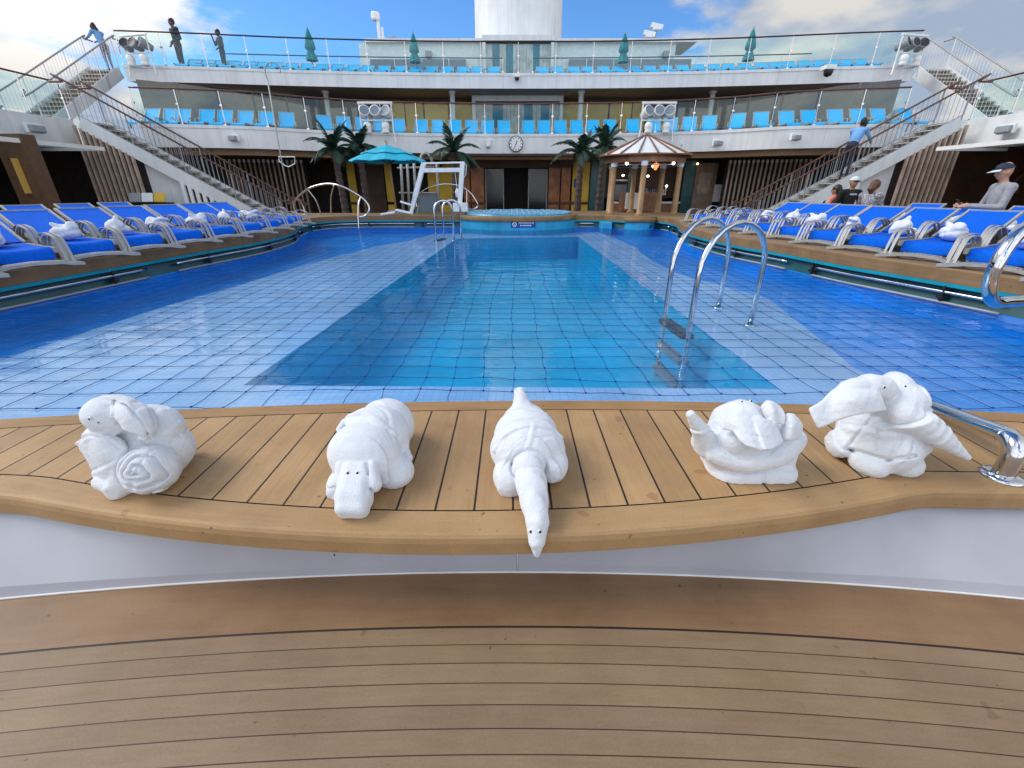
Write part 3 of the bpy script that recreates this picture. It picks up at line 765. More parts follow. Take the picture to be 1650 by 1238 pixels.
# ---------------------------------------------------------------- upper wall, funnel
def wallbox(mb, px0, px1, Y, z0, z1, d=.2, mi=0):
    a = at_y(px0, 150, Y).x; b = at_y(px1, 150, Y).x
    mb.box(((a+b)/2, Y+d/2, (z0+z1)/2), (abs(b-a), d, z1-z0), mi=mi)
def xat(px, py, Y): return at_y(px, py, Y).x
fx = xat(836, 40, 28.5); frad = xat(912, 40, 28.5)-fx
g = thing('funnel', 'huge white cylindrical ship funnel towering above the upper deck', 'funnel', (fx, 28.5+frad, ZU1))
mb = MB(); mb.lathe([(frad*1.0, 0), (frad, 3.5), (frad*.985, 6), (frad*.95, 12), (frad*.9, 12.2), (.01, 12.2)], n=72); mb.build('casing', M['white'], g, smooth=True)
mb = MB()
for k in range(3): mb.box((frad*1.0+.1, -.4, 1.5+k*.55), (.25, .3, .4))
mb.box((frad*1.02, -.4, 1.6), (.12, .5, 1.9)); mb.build('exhaust_box', M['lgrey'], g)
mb = MB(); mb.box((-frad*.995, -.3, 2.6), (.15, .3, .35)); mb.build('vent_box', M['grey'], g)
# deck house under the funnel, pale upper strakes and slate lower band
YH = 27.0
g = thing('deck_house', 'pale grey deck house with slate lower band either side of the striped panel', 'deck house', (X0, YH, ZU1))
mb = MB(); mb.box((X0, YH+1.2, (ZU1+8.05)/2), (xat(1112, 70, YH)-xat(596, 70, YH), 2.0, 8.05-ZU1)); mb.build('wall', M['lgrey'], g, world=True)
mb = MB(); wallbox(mb, 602, 752, YH, ZU1, 7.35, .18); mb.build('slate_band', M['dgrey'], g, world=True)
mb = MB(); wallbox(mb, 915, 1107, YH, ZU1, 7.35, .18); mb.build('slate_band', M['dgrey'], g, world=True)
mb = MB(); wallbox(mb, 596, 1112, YH-.05, 8.05, 8.2, 2.4); mb.build('roof_edge', M['white'], g, world=True)
for k, x in enumerate((690, 1075)):
    p = at_y(x, 78, YH); mb = MB(); mb.box((p.x, YH+.02, 7.55), (.3, .3, .25)); mb.build('wall_lamp', M['grey'], g, world=True)
def striped(label, Y, px0, px1, z0, z1, py, cols):
    xa, xb = xat(px0, py, Y), xat(px1, py, Y)
    g = thing('striped_panel', label, 'wall panel', ((xa+xb)/2, Y, z0))
    mb = MB(); t = .16
    mb.box((xa-t/2, Y-.1, (z0+z1)/2), (t, .3, z1-z0)); mb.box((xb+t/2, Y-.1, (z0+z1)/2), (t, .3, z1-z0)); mb.box(((xa+xb)/2, Y-.1, z1+.12), (xb-xa+2*t, .3, .22)); mb.build('frame', M['white'], g, world=True)
    mb = MB(); mb.box(((xa+xb)/2, Y+.05, z1-.03), (xb-xa, .1, .1)); mb.build('lintel', M['black'], g, world=True)
    for a, b, c in cols:
        mb = MB(); u0, u1 = xa+(xb-xa)*a, xa+(xb-xa)*b; nb = max(1, round((u1-u0)/.17))
        for k in range(nb):
            w_ = (u1-u0)/nb; mb.box((u0+w_*(k+.5), Y+.02+.003*(k % 3), (z0+z1)/2-.045), (w_-.012, .06, z1-z0-.09))
        mb.build('boards', M[c], g, world=True)
    return g
striped('white weathered boards with teal stripes in a white frame under the funnel', 26.6, 783, 887, ZU1, 7.95, 90,
        [(0, .1, 'weath'), (.1, .21, 'stripe'), (.21, .31, 'weath'), (.31, .42, 'stripe'), (.42, .73, 'weath'), (.73, .83, 'stripe'), (.83, 1, 'weath')])
# mast with drum on the left, floodlights on the right
p = at_y(612, 66, 30)
g = thing('mast', 'short white mast with drum and floodlight rising left of the funnel', 'mast', (p.x, 30, ZU1))
mb = MB(); mb.tube([(0, 0, 0), (0, 0, p.z-ZU1+.9)], .09, 8); mb.tube([(.2, 0, p.z-ZU1), (.2, 0, p.z-ZU1+.6)], .07, 8); mb.tube([(0, 0, p.z-ZU1+.2), (.5, 0, p.z-ZU1)], .06, 6); mb.build('pole', M['lgrey'], g)
mb = MB(); mb.lathe([(.01, 0), (.2, 0), (.24, .06), (.24, .3), (.2, .36), (.01, .36)], (-.1, 0, p.z-ZU1+.9), 16); mb.build('drum', M['white2'], g)
mb = MB(); mb.box((.62, 0, p.z-ZU1+.03), (.6, .3, .2), mat=Matrix.Rotation(R(-14), 3, 'Y')); mb.build('floodlight', M['grey'], g)
for px, py, lab in ((1058, 43, 'upper grey floodlight on a thin pole right of the funnel'), (1046, 55, 'lower grey floodlight just left of the taller one')):
    p = at_y(px, py, 29)
    g = thing('floodlight', lab, 'floodlight', (p.x, 29, ZU1))
    mb = MB(); mb.tube([(0, 0, 0), (0, 0, p.z-ZU1)], .04, 6); mb.build('pole', M['grey'], g)
    mb = MB(); mb.box((0, 0, p.z-ZU1), (.62, .3, .2), mat=Matrix.Rotation(R(10), 3, 'Y')); mb.box((0, -.1, p.z-ZU1-.12), (.45, .22, .1)); mb.build('lamp_head', M['lgrey'], g)

# ---------------------------------------------------------------- lower balcony wall
YL = 24.8
g = thing('window_wall', 'wall of ochre blinds and dark windows behind the lower balcony loungers', 'window wall', (X0, YL, ZB1))
def bl(px0, px1, m, name, d=0.): 
    mb = MB(); a, b = xat(px0, 175, YL+d), xat(px1, 175, YL+d); mb.box(((a+b)/2, YL+.05+d, (ZB1+5.15)/2), (b-a, .1, 5.15-ZB1)); mb.build(name, M[m], g, world=True)
for a, b in ((630, 651), (653, 681), (684, 721), (724, 762), (905, 936), (939, 980), (983, 1018), (1020, 1040)): bl(a, b, 'blind', 'blind')
for a, b in ((530, 575), (578, 627), (1043, 1090), (1093, 1143), (1146, 1200)): bl(a, b, 'dglass', 'window')
mb = MB(); a, b = xat(480, 175, YL+.2), xat(1230, 175, YL+.2); mb.box(((a+b)/2, YL+.3, (ZB1+ZU0)/2), (b-a, .3, ZU0-ZB1)); mb.build('wall', M['darkwall'], g, world=True)
striped('weathered white and teal striped boards at the centre of the lower balcony', 24.5, 767, 901, ZB1-.05, 5.1, 180,
        [(0, .1, 'weath'), (.1, .2, 'weath'), (.2, .32, 'stripe'), (.32, .46, 'weath'), (.46, .58, 'weath'), (.58, .68, 'stripe'), (.68, .78, 'weath'), (.78, .88, 'stripe'), (.88, 1, 'weath')])
# raking dark glazing at both ends of the lower balcony
for s_, lab in ((-1, 'long dark window wall at the left end of the lower balcony'), (1, 'long dark window wall at the right end of the lower balcony')):
    pa, pb = Vector((X0+s_*9.6, 24.5, 0)), Vector((X0+s_*15.2, 20.6, 0))
    g = thing('window_wall', lab, 'window wall', (pa+pb)/2+Vector((0, 0, ZB1)))
    t = (pb-pa)/5
    for k in range(5):
        A_, B_ = pa+t*k+t*.03, pa+t*(k+1)-t*.03
        mb = MB(); mb.bar(V3(A_, (ZB1+ZU0)/2), V3(B_, (ZB1+ZU0)/2), .08, ZU0-ZB1-.1); mb.build('window', M['dglass'], g, world=True)
        mb = MB(); mb.tube([V3(A_-t*.03, ZB1), V3(A_-t*.03, ZU0)], .05, 6); mb.build('mullion', M['soffit'], g, world=True)
    # white angled screen below the stair
    mb = MB(); q = pb+Vector((s_*.3, -.1, 0)); mb.add([V3(q, ZB1), V3(q+Vector((s_*-2.6, -2.2, 0)), ZB1), V3(q+Vector((s_*-1.2, -1.2, 0)), ZB1+.75), V3(q, ZB1+1.35)], [(0, 1, 2, 3)]); mb.build('screen', M['white'], g, world=True)
for px in (529, 730, 935, 1144):
    x = xat(px, 180, 23.3); g = thing('column', 'slim white round column on the lower balcony, %s' % {529: 'far left, before the dark windows', 730: 'just left of the striped boards', 935: 'just right of the striped boards', 1144: 'far right, before the dark windows'}[px], 'column', (x, 23.3, ZB1-.06), group='columns holding up the upper balcony')
    mb = MB(); mb.lathe([(.16, 0), (.16, .04), (.115, .06), (.115, ZU0-ZB1-.0), (.16, ZU0-ZB1), (.16, ZU0-ZB1+.08)], n=20); mb.build('shaft', M['white'], g, smooth=True)
    mb = MB(); mb.lathe([(.19, 0), (.19, .025), (.12, .03)], n=20); mb.build('base_plate', M['lgrey'], g)

# ---------------------------------------------------------------- ground level facade under the balcony
YF = 22.4
g = thing('bar_facade', 'wood, yellow and teal panelled facade under the lower balcony', 'facade', (X0, YF, -.2))
def fp(px0, px1, m, name, z0=-.2, z1=2.5, d=0., dep=.12, py=300, bev=0):
    mb = MB(); a, b = xat(px0, py, YF+d), xat(px1, py, YF+d); mb.box(((a+b)/2, YF+d+dep/2, (z0+z1)/2), (b-a, dep, z1-z0)); return mb.build(name, M[m], g, world=True, bevel=bev)
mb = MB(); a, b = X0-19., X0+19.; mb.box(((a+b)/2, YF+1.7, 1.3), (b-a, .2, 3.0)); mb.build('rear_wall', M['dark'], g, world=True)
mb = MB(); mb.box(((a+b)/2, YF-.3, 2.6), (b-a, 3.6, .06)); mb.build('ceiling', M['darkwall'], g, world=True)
for a, b in ((562, 574), (622, 633), (690, 741), (922, 932), (942, 949)):
    fp(a, b, 'yellow', 'yellow_panel', .75, 2.45); fp(a, b, 'yellow', 'yellow_panel', -.2, .62)
fp(932, 942, 'yellow', 'yellow_panel', .75, 2.45); fp(932, 942, 'yellow', 'yellow_panel', -.2, .62)
for a, b in ((747, 757), (759, 780), (884, 902), (904, 919)):
    fp(a, b, 'orange', 'wood_panel', .75, 2.45); fp(a, b, 'orange', 'wood_panel', -.2, .62)
fp(560, 576, 'darkwall', 'trim_board', .62, .75, -.02); fp(688, 782, 'darkwall', 'trim_board', .62, .75, -.02); fp(883, 951, 'darkwall', 'trim_board', .62, .75, -.02)
fp(745, 921, 'darkwall', 'lintel', 2.2, 2.62, -.06); fp(578, 621, 'darkwall', 'lintel', 2.25, 2.62, -.06)
for a, b in ((578, 620),): fp(a, b, 'darkwall', 'doorway', -.2, 2.25, .5)
for a, b, n_ in ((782, 812, 'door'), (851, 882, 'door')):
    fp(a, b, 'doorglass', n_, -.2, 2.15, .02, .05)
    for q in (a, b-1.4): fp(q, q+1.4, 'grey', 'door_frame', -.2, 2.15, -.03, .05)
fp(951, 975, 'tealdark', 'teal_wall', -.2, 2.5); fp(1012, 1016, 'tealdark', 'teal_wall', -.2, 2.5); fp(1100, 1117, 'tealdark', 'teal_wall', -.2, 2.5)
fp(975, 1100, 'darkwall', 'bar_back', .9, 2.5, .9)
fp(988, 1012, 'orange', 'bar_front', -.2, .72, -.2, .3); fp(1030, 1098, 'cushion', 'bar_front', -.2, .68, -.2, .3)
fp(985, 1100, 'lgrey', 'bar_top', .68, .76, -.28, .4)
fp(992, 1012, 'lgrey', 'shelf', 1.65, 1.72, .5); fp(992, 1010, 'grey', 'fridge', .8, 1.5, .55); fp(1032, 1075, 'lgrey', 'shelf', 1.05, 1.09, .5)
rr_ = random.Random(3)
for k in range(14):
    q = 1034+k*3.0; fp(q, q+1.1, rr_.choice(['lgrey', 'dgrey', 'yellow', 'grey']), 'bottle', 1.09, 1.09+rr_.uniform(.15, .3), .5, .1)
for k in range(7):
    q = 993+k*2.6; fp(q, q+1.2, rr_.choice(['lgrey', 'grey']), 'bottle', .82, 1.05, .3, .1)
fp(1118, 1152, 'slat', 'door', -.2, 2.4, .1); fp(1124, 1144, 'slatl', 'door_panel', 1.1, 2.0, .06, .04); fp(1152, 1166, 'lgrey', 'notice_board', .75, 1.5, .0, .06)
fp(925, 931.5, 'signblue', 'blue_notice', 1.35, 1.75, -.03, .03)
for px, py in ((979, 264), (1019, 264), (1092, 264)):
    pass
for px, py, m in ((1004, 283, 'lampwh'), (1044, 284, 'lampwh'), (1124, 264, 'lampwarm'), (1074, 300, 'lampwh')):
    p = at_y(px, py, YF-.2 if px > 1100 else YF+.4); mb = MB(); mb.lathe([(.001, -.05), (.045, -.03), (.06, 0), (.045, .03), (.001, .05)], p, 10); mb.build('ceiling_spot', M[m], g, world=True)
# slatted screens
def slats(label, a, b, z0, z1, n, w=.07, d=.12, m='slat', cap=True, topf=None, group=None, backm='dark'):
    a, b = Vector((a[0], a[1], 0)), Vector((b[0], b[1], 0))
    g = thing('slat_screen', label, 'slatted screen', V3(a.lerp(b, .5), z0), group=group)
    mb = MB(); mc = MB()
    t = (b-a).normalized(); ang = math.atan2(t.y, t.x)
    for k in range(n):
        s = (k+.5)/n; p = a.lerp(b, s); zt = topf(s) if topf else z1
        zb = z0(s) if callable(z0) else z0
        mb.box(V3(p, (zb+zt)/2), (w, d, zt-zb), rz=ang)
        if cap: mc.box(V3(p, zt-.06), (w+.012, d+.012, .12), rz=ang)
    mb.build('slats', M[m], g, world=True)
    if cap: mc.build('slat_caps', M['lgrey'], g, world=True)
    nn = Vector((-t.y, t.x, 0)); nn = nn if nn.y > 0 else -nn
    mb = MB(); zt = max(topf(0), topf(1)) if topf else z1
    if backm:
        if topf:
            mb.add([V3(a+nn*.35, 0 if callable(z0) else z0), V3(b+nn*.35, 0 if callable(z0) else z0), V3(b+nn*.35, topf(1)), V3(a+nn*.35, topf(0))], [(0, 1, 2, 3)])
        else: mb.bar(V3(a+nn*.35, (z0+zt)/2), V3(b+nn*.35, (z0+zt)/2), .05, zt-z0)
        mb.build('backing', M[backm], g, world=True)
    return g
slats('dark slatted screen with pale tops beside the left stair', (xat(370, 290, 20.6), 20.4), (xat(494, 290, 21.2), 21.2), -.2, 2.45, 17)
slats('brown slatted screen with pale tops beside the right stair', (xat(1168, 290, 21.2), 21.2), (xat(1310, 290, 20.4), 20.4), -.2, 2.45, 19, m='slatl')
# clock
p = at_y(831.5, 232, 20.28)
g = thing('clock', 'round white wall clock with black hands on the lower balcony front', 'clock', p)
mb = MB(); ME = Matrix.Rotation(R(90), 4, 'X')
def disc(mb, r, d, y, n=36, mi=0):
    vs = [(r*math.cos(2*math.pi*k/n), y, r*math.sin(2*math.pi*k/n)) for k in range(n)]+[(r*math.cos(2*math.pi*k/n), y+d, r*math.sin(2*math.pi*k/n)) for k in range(n)]
    mb.add(vs, [tuple(range(n)), tuple(range(2*n-1, n-1, -1))]+[(k, n+k, n+(k+1) % n, (k+1) % n) for k in range(n)], mi)
disc(mb, .29, .08, -.0); mb.build('case', M['black'], g)
mb = MB(); disc(mb, .262, .02, -.015); mb.build('face', M['white2'], g)
mb = MB()
for k in range(12):
    a = R(30*k); mb.bar((.2*math.sin(a), -.02, .2*math.cos(a)), (.245*math.sin(a), -.02, .245*math.cos(a)), .03, .008, up=(0, 1, 0))
mb.build('hour_marks', M['black'], g)
for ang, L_, w_ in ((22, .13, .026), (205, .2, .018)):
    mb = MB(); a = R(ang); mb.bar((-.03*math.sin(a), -.026, -.03*math.cos(a)), (L_*math.sin(a), -.026, L_*math.cos(a)), w_, .006, up=(0, 1, 0)); mb.build('hand', M['black'], g)
# ================================================================ stairs
def stair(label, T, B, wdir, width, n, label_mat, baluster='steel', rails=('teakrail', 'teakrail'), rail_h=1.0, zt=None):
    """flight from T (top) down to B (bottom) along its near stringer; wdir points across the flight"""
    T, B = Vector(T), Vector(B); Wv = Vector(wdir).normalized()*width
    g = thing('staircase', label, 'staircase', B)
    run = Vector((B.x-T.x, B.y-T.y, 0)); dirv = run.normalized()
    up = Vector((0, 0, 1))
    for off_ in (Vector(), Wv):
        mb = MB(); mb.bar(T+off_-up*.1, B+off_-up*.1, .05, .38); mb.build('stringer', M['white'], g, world=True)
    for k in range(n):
        s = (k+.5)/n; p = T.lerp(B, s)+Wv*.5
        ang = math.atan2(Wv.y, Wv.x)
        mb = MB(); mb.box(p, (width-.06, .3, .035), rz=ang); mb.box(p+dirv*-.14-up*.07, (width-.06, .012, .12), rz=ang)
        mb.build('tread', M['tread'], g, world=True)
        mb = MB(); mb.box(p+dirv*.145+up*.019, (width-.06, .035, .006), rz=ang); mb.build('nosing', M['black'], g, world=True)
    for off_, rm in ((Vector(), rails[0]), (Wv, rails[1])):
        a, b = T+off_, B+off_
        pth = [a+up*rail_h-dirv*.5, a+up*rail_h-dirv*.1, a+up*(rail_h-.05)+dirv*.1, b+up*(rail_h), b+up*(rail_h-.02)+dirv*.25]
        mb = MB(); mb.tube(catmull(pth, 5), .03, 8); mb.build('handrail', M[rm], g, world=True, smooth=True)
        mb = MB(); m_ = int((T-B).length/.165)
        mb.tube([a+up*.14, b+up*.14], .012, 5)
        for k in range(m_+1):
            p = a.lerp(b, k/m_); mb.tube([p+up*.14, p+up*(rail_h-.02)], .0075, 5)
        mb.build('balusters', M[baluster], g, world=True)
        for k in range(5):
            p = a.lerp(b, (k+.02)/4.05); mb = MB(); mb.tube([p-up*.12, p+up*rail_h], .019, 6); mb.build('post', M[baluster], g, world=True)
    return g
def mx_(x): return 2*X0-x
TR, BR = Vector((14.4, 16.15, 3.34)), Vector((8.6, 16.4, -.02))
TLf, BLf = Vector((mx_(14.4), 16.15, 3.34)), Vector((mx_(8.6), 16.4, -.02))
stair('white staircase with brown handrails going up to the right side balcony', TR, BR, (0, 1, 0), 1.0, 19, 'r', baluster='grey', rails=('teakrail', 'teakrail'))
stair('white staircase with brown handrails going up to the left side balcony', TLf, BLf, (0, 1, 0), 1.0, 19, 'l', baluster='grey', rails=('teakrail', 'teakrail'))
# upper flights
for s_, lab in ((-1, 'upper white staircase with close white balusters at the far left'), (1, 'upper white staircase with close white balusters at the far right')):
    xa = X0+s_*16.7
    stair(lab, (xa, 22.0, ZU1), (X0+s_*17.0, 18.0, ZB1-.04), (s_, 0.0, 0), 1.2, 14, 'u', baluster='white2', rails=('satin', 'satin'), rail_h=1.08)
    b_ = [Vector((X0+s_*16.2, 21.3, 0)), Vector((X0+s_*16.7, 21.7, 0))]
# slat panels and white wall below the lower stairs
def stair_under(s_, labs):
    f = (lambda x: x) if s_ > 0 else mx_
    T, B = Vector((f(14.4), 16.15, 0)), Vector((f(8.6), 16.4, 0))
    zf = lambda s: 3.06+(-.3-3.06)*s
    P = lambda s: T.lerp(B, s)+Vector((0, -.02, 0))
    a, b = P(.44), P(.95)
    slats(labs[0], a, b, -.2, 2, 14, w=.115, d=.05, m='lgrey', cap=False, topf=lambda t: zf(.44+.51*t), backm='darkwall')
    a, b = P(.24), P(.44)
    g = thing('stair_wall', labs[1], 'wall', V3(a.lerp(b, .5), -.2))
    mb = MB(); q = Vector((0, .3, 0)); mb.add([V3(a+q, -.2), V3(b+q, -.2), V3(b+q, zf(.44)), V3(a+q, zf(.24))], [(0, 1, 2, 3)]); mb.build('panel', M['white'], g, world=True)
    a, b = P(-.05), P(.24)
    slats(labs[2], a, b, -.2, 2.62, 10, w=.06, d=.1, m='slatl', cap=False, topf=lambda t: zf(.29*t-.05), backm='dark')
    return P
PR = stair_under(1, ('low wedge of pale slats under the right staircase', 'plain white wall panel under the right staircase behind the three guests', 'tall brown slatted screen beside the right dark lounge'))
PLf = stair_under(-1, ('low wedge of pale slats under the left staircase', 'plain white wall panel under the left staircase above the leaflet rack', 'tall brown slatted screen beside the left dark lounge'))
# leaflet rack by the left stair
p = PLf(.3)+Vector((.1, -.5, 0))
g = thing('leaflet_rack', 'dark leaflet rack with three covers, one yellow, under the left staircase', 'rack', V3(p, -.2))
mb = MB(); mb.box((0, 0, .55), (1.25, .3, 1.1)); mb.build('cabinet', M['black'], g)
for k, m in enumerate(('grey', 'lgrey', 'yellow')):
    mb = MB(); mb.box((-.4+k*.4, -.12, 1.25), (.36, .03, .28), mat=Matrix.Rotation(R(-20), 3, 'X')); mb.build('leaflet', M[m], g)
# ---------------------------------------------------------------- side lounges
for s_, lab in ((-1, 'dark lounge interior behind the left loungers'), (1, 'dark lounge interior behind the right loungers')):
    xw = X0+s_*18.6
    g = thing('lounge_wall', lab, 'interior wall', (xw, 9, -.2))
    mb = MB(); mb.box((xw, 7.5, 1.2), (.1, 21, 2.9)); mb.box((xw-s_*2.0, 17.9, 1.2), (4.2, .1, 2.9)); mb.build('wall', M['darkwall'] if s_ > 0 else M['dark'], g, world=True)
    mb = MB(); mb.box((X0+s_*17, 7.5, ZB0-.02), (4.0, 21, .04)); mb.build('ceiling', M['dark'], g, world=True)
def sidewall(px, py, x):     # point on a side wall plane
    d = ray(px, py); t = x/d[0]; return Vector((x, d[1]*t, CAMZ+d[2]*t))
# diamond wall squares and lattice
def squares(x, items, name, label, cat):
    P0 = sidewall(items[0][0], items[0][1], x); g = thing(name, label, cat, P0)
    for px, py, sz, m in items:
        p = sidewall(px, py, x); mb = MB(); mb.box(p, (.06, sz, sz), mat=Matrix.Rotation(R(38), 3, 'X')); mb.build('square', M[m], g, world=True)
    return g
M['dimyellow'] = mat('dim_yellow_square', (.2, .14, .05), .7); M['amber'] = mat('amber_square', (.42, .2, .02), .6); M['lime'] = mat('lime_square', (.2, .26, .02), .6)
M['navy'] = mat('navy_square', (.01, .012, .1), .6); M['pillar'] = mat('brown_pillar', (.12, .065, .035), .6, var=.15)
squares(X0-18.4, [(46, 261, .34, 'dimyellow'), (55, 268, .34, 'dimyellow'), (72, 294, .38, 'amber'), (78, 282, .34, 'navy')], 'wall_squares', 'tilted yellow and amber squares on the dark left lounge wall', 'wall decor')
g = squares(X0+18.4, [(1605, 279, .5, 'amber'), (1591, 318, .6, 'lime')], 'wall_lattice', 'tilted amber and lime squares in a lattice on the right lounge wall', 'wall decor')
mb = MB()
for a, b in (((1562, 326), (1590, 262)), ((1578, 326), (1612, 292)), ((1575, 300), (1600, 330)), ((1590, 270), (1622, 320)), ((1606, 262), (1640, 310)), ((1582, 310), (1640, 262)), ((1602, 322), (1650, 280))):
    mb.bar(sidewall(*a, X0+18.45), sidewall(*b, X0+18.45), .07, .05, up=(1, 0, 0))
mb.build('lattice', M['dimyellow'], g, world=True)
# sloping pillar with a wall lamp on the left
pa, pb = at_y(14, 232, 13.0), at_y(58, 345, 13.0)
g = thing('pillar', 'brown pillar carrying a yellow wall lamp at the far left', 'pillar', (pa.x, 13.0, -.2))
mb = MB(); mb.bar((pa.x, 13.2, 2.62), (pa.x+.02, 13.2, -.2), .75, .4, up=(0, 1, 0)); mb.build('shaft', M['pillar'], g, world=True)
p = at_y(31, 284, 12.95)
p.x = pa.x+.05
mb = MB(); mb.box((p.x, 12.93, p.z), (.1, .1, .85)); mb.build('lamp', mat('amber_wall_lamp', (.4, .26, .07), .4, emit=(1, .6, .12), estr=.05), g, world=True)
# thin white awnings over the side lounges
def awning(label, s_, x0, y0, y1, z, wd):
    g = thing('awning', label, 'awning', (X0+s_*x0, y0, z))
    a, b = X0+s_*x0, X0+s_*(x0+wd)
    mb = MB(); mb.box(((a+b)/2, (y0+y1)/2, z), (wd, y1-y0, .035)); mb.build('panel', M['cglass'], g, world=True)
    mb = MB()
    for q in ((a, y0, a, y1), (a, y1, b, y1), (a, y0, b, y0)): mb.bar((q[0], q[1], z), (q[2], q[3], z), .07, .11)
    for k in range(1, 4): yy = y0+(y1-y0)*k/4; mb.bar((a, yy, z+.01), (b, yy, z+.06), .05, .07)
    mb.build('frame', M['white2'], g, world=True)
awning('thin white framed awning over the left lounge, nearest the stair', -1, 13.2, 12.2, 15.6, 2.46, 2.2)
awning('thin white framed awning over the left lounge, nearest the camera', -1, 13.2, 8.3, 12.1, 2.52, 2.2)
awning('thin white framed awning over the right lounge, nearest the stair', 1, 13.2, 12.2, 15.6, 2.46, 2.2)
awning('thin white framed awning over the right lounge, nearest the camera', 1, 13.2, 8.3, 12.1, 2.52, 2.2)
# ---------------------------------------------------------------- small fittings on the fascias
def bulkhead(px, py, x=None, Y=None, label='', sc=1., rz=0):
    p = at_y(px, py, Y) if Y else sidewall(px, py, x)
    g = thing('wall_light', label, 'wall light', p, rotz=rz)
    mb = MB(); mb.box((0, -.05, 0), (.42*sc, .1, .22*sc)); mb.build('back_plate', M['lgrey'], g, bevel=.02)
    mb = MB(); mb.box((0, -.15, -.01), (.36*sc, .12, .16*sc)); mb.build('lamp_body', M['grey'], g, bevel=.03)
    return g
bulkhead(52, 207, x=X0-14.5, label='grey bulkhead lamp on the left side balcony front, far left', rz=R(90), sc=1.2)
bulkhead(1625, 208, x=X0+14.58, label='grey bulkhead lamp on the right side balcony front, far right', rz=R(-90), sc=1.2)
bulkhead(381, 223, Y=17.78, label='small grey bulkhead lamp on the lower balcony front near the left stair', rz=R(-25))
bulkhead(1278, 222, Y=17.78, label='small grey bulkhead lamp on the lower balcony front near the right stair', rz=R(25))
bulkhead(1154, 231, Y=19.2, label='grey bulkhead lamp on the lower balcony front right of the round pavilion', rz=R(18))
for px, py, lab, Y in ((787, 231, 'tiny grey camera on the lower balcony front left of the clock', 20.34), (1098, 228, 'pale junction box on the lower balcony front above the round pavilion', 19.7)):
    p = at_y(px, py, Y); g = thing('junction_box', lab, 'wall fitting', p); mb = MB(); mb.box((0, -.06, 0), (.2, .12, .26)); mb.tube([(0, -.04, .13), (0, -.04, .3)], .02, 6); mb.build('box', M['lgrey'], g, bevel=.02)
    mb = MB(); mb.lathe([(.001, -.08), (.05, -.06), (.06, 0)], (0, -.08, -.13), 12); mb.build('lens', M['grey'], g)
for px, py, lab, Y, sc in ((833, 126, 'small white dome camera on the upper balcony front below the funnel', 22.55, .7), (1330, 115, 'large white dome camera on the right of the upper balcony front', 21.3, 1.3)):
    p = at_y(px, py, Y); g = thing('dome_camera', lab, 'camera', p)
    mb = MB(); mb.box((0, -.12*sc, .06*sc), (.34*sc, .3*sc, .12*sc)); mb.build('bracket', M['white2'], g, bevel=.02)
    mb = MB(); mb.lathe([(.13*sc, .0), (.13*sc, -.07*sc), (.1*sc, -.15*sc), (.001, -.19*sc)], (0, -.16*sc, 0), 16); mb.build('dome', M['black'], g, smooth=True)
# spot frames: three round lamps over two cylinders
def spot_frame(px, label, pylo, pyhi, Y, wpx, lamp=('white2', 'dgrey'), rz=0, xx=None):
    p0, p1 = at_y(px, pylo, Y), at_y(px, pyhi, Y); H = p1.z-p0.z; Wd = wpx/F*(Y*CT-(p1.z-CAMZ)*ST)
    g = thing('spotlight_frame', label, 'spotlight frame', p0, rotz=rz)
    mb = MB()
    for s in (-1, 1): mb.tube([(s*Wd/2, 0, H), (s*Wd/2, 0, .1), (s*Wd/2*1.1, -.05, -.35)], .03, 6)
    mb.tube([(-Wd/2-.05, 0, H), (Wd/2+.05, 0, H)], .04, 6); mb.tube([(-Wd/2, 0, H*.42), (Wd/2, 0, H*.42)], .03, 6); mb.build('frame', M['white2'], g)
    r = Wd*.16
    for k in (-1, 0, 1):
        c = Vector((k*Wd*.33, -.12, H-r*1.35)); Mx = Matrix.Rotation(R(-22*k), 4, 'Z') @ Matrix.Rotation(R(68), 4, 'X')
        def lat(prof, name, m, sm=True):
            mb = MB(); mb.lathe(prof, n=18); mb.v = [tuple((Mx @ Vector(v))+c) for v in mb.v]; return mb.build(name, M[m], l_ if name != 'lamp_can' else g, smooth=sm)
        l_ = None
        l_ = lat([(.001, -.42), (r*.6, -.4), (r*.85, -.2), (r, 0), (r*1.05, .03), (r*.88, .04)], 'lamp_can', lamp[0])
        lat([(.001, .02), (r*.88, .03)], 'lens', lamp[1])
    for k in (-.28, .28):
        mb = MB(); mb.lathe([(.001, 0), (.13, .02), (.15, .1), (.12, .14), (.15, .2), (.15, .32), (.1, .4), (.001, .4)], (k*Wd, -.1, H*.42-.48), 14); mb.build('speaker', M['white2'], g, smooth=True)
    return g
spot_frame(609, 'white frame of three round spotlights left, behind the turquoise parasol', 214, 166, 19.6, 52)
spot_frame(1057, 'white frame of three round spotlights right, above the round pavilion', 214, 166, 19.6, 52)
spot_frame(228, 'frame of three dark round spotlights on the upper balcony, far left', 106, 57, 21.0, 48, ('grey', 'black'), rz=R(-12))
spot_frame(1460, 'frame of three dark round spotlights on the upper balcony, far right', 106, 57, 21.0, 48, ('grey', 'black'), rz=R(12))
